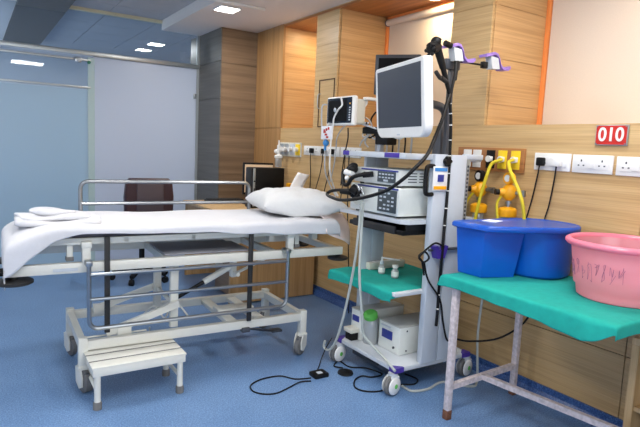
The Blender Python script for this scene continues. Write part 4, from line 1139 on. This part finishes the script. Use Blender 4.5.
base = hull([(x, y) for x, y, z in ring_round(2.69, 1.885, .192, .205, 0, 60)] + [(2.225, 2.105), (2.215, 2.06), (2.235, 1.885), (2.265, 1.845), (2.40, 1.775)])
def offs(s, z):
    cx = sum(p[0] for p in base)/len(base); cy = sum(p[1] for p in base)/len(base)
    return [(cx+(x-cx)*s, cy+(y-cy)*s, z) for x, y in base]
lz = bz+.255
MB().loft([offs(.985, lz), offs(1.0, lz+.004), offs(1.0, lz+.022), offs(.985, lz+.030), offs(.95, lz+.033), offs(.93, lz+.030), offs(.5, lz+.031)]).build('lid', 'bluelid', bb, angle=50)
MB().box(2.40, 2.50, 1.98, 2.06, lz+.0305, lz+.033, rot=Matrix.Rotation(.3, 3, 'Z')).build('paper_label', 'paper', bb)

# pink tub
pc = (2.612, 1.358)
pk = thing('pink_tub', 'translucent pink round plastic tub with scribbled marks on the green table', 'tub', (pc[0], pc[1], bz))
prof = [(.185, .0), (.196, .006), (.203, .05), (.214, .062), (.222, .12), (.235, .22), (.241, .26), (.237, .261), (.229, .22), (.216, .12), (.208, .066), (.197, .054), (.19, .012), (.001, .010)]
b = MB(); n = 56; rings = []
for r_, z in prof:
    rings.append([(pc[0]+r_*math.cos(2*PI*i/n)*(1+(.012 if (i % 7 == 0 and .05 < z < .24) else 0)), pc[1]+r_*math.sin(2*PI*i/n)*(1+(.012 if (i % 7 == 0 and .05 < z < .24) else 0)), bz+z) for i in range(n)])
b.loft(rings).build('body', 'pink', pk, angle=50)
MB().lathe([(.239, .247), (.259, .247), (.268, .257), (.266, .269), (.253, .277), (.241, .273), (.236, .261)], (pc[0], pc[1], bz), 56, ring=True).build('rim', 'pinkrim', pk, angle=60)
k = MB(); rnd = random.Random(5)
for j in range(9):
    a0 = 2.30+j*.15+(.04 if j > 2 else 0); z0 = .095
    pts = []
    for i in range(7):
        a = a0+rnd.uniform(0, .11); z = z0+rnd.uniform(0, .09)
        rr_ = .2175+(z-.062)*.12+.0035
        pts.append((pc[0]+rr_*math.cos(a), pc[1]+rr_*math.sin(a), bz+z))
    k.tube(pts, .0009, 5, sub=5)
k.build('scribbled_writing', 'ink', pk)

# wooden locker at the right edge
lk = thing('wooden_locker', 'open fronted oak cabinet at the right edge beside the green table', 'cabinet', (2.73, .95, 0))
LX, LY = 2.62, 1.285
MB().box(LX, 2.885, LY-.035, LY, .0, .60, .002).build('side_panel', 'locker', lk)
MB().box(LX, 2.885, .93, .965, .0, .60, .002).build('side_panel', 'locker', lk)
MB().box(LX-.004, 2.885, .93, LY, .60, .635, .003).build('top_panel', 'locker', lk)
MB().box(LX+.01, 2.885, .965, LY-.035, .28, .30).build('shelf', 'locker', lk)
MB().box(2.86, 2.884, .965, LY-.035, .0, .60).build('back_panel', 'walnut', lk)

# ------------------------------------------------------------------ camera, world, view
cd = bpy.data.cameras.new('camera'); cam = bpy.data.objects.new('camera', cd); C.objects.link(cam)
R = [[0.842523, 0.025172, -0.538071], [-0.536717, 0.123985, -0.834603], [0.045704, 0.991965, 0.117971]]
mw = Matrix([R[0]+[0.0], R[1]+[0.0], R[2]+[1.45], [0, 0, 0, 1]])
cam.matrix_world = mw
cd.sensor_width = 36; cd.lens = 545/640*36; cd.clip_start = .05
sc.camera = cam
w = bpy.data.worlds.new('world'); sc.world = w; w.use_nodes = True
w.node_tree.nodes['Background'].inputs['Color'].default_value = (.8, .88, 1, 1)
w.node_tree.nodes['Background'].inputs['Strength'].default_value = .4
sc.view_settings.view_transform = 'Standard'; sc.view_settings.look = 'None'
sc.view_settings.exposure = -0.42; sc.view_settings.gamma = 1; sc.view_settings.use_curve_mapping = False
sc.cycles.max_bounces = 8; sc.cycles.transparent_max_bounces = 12
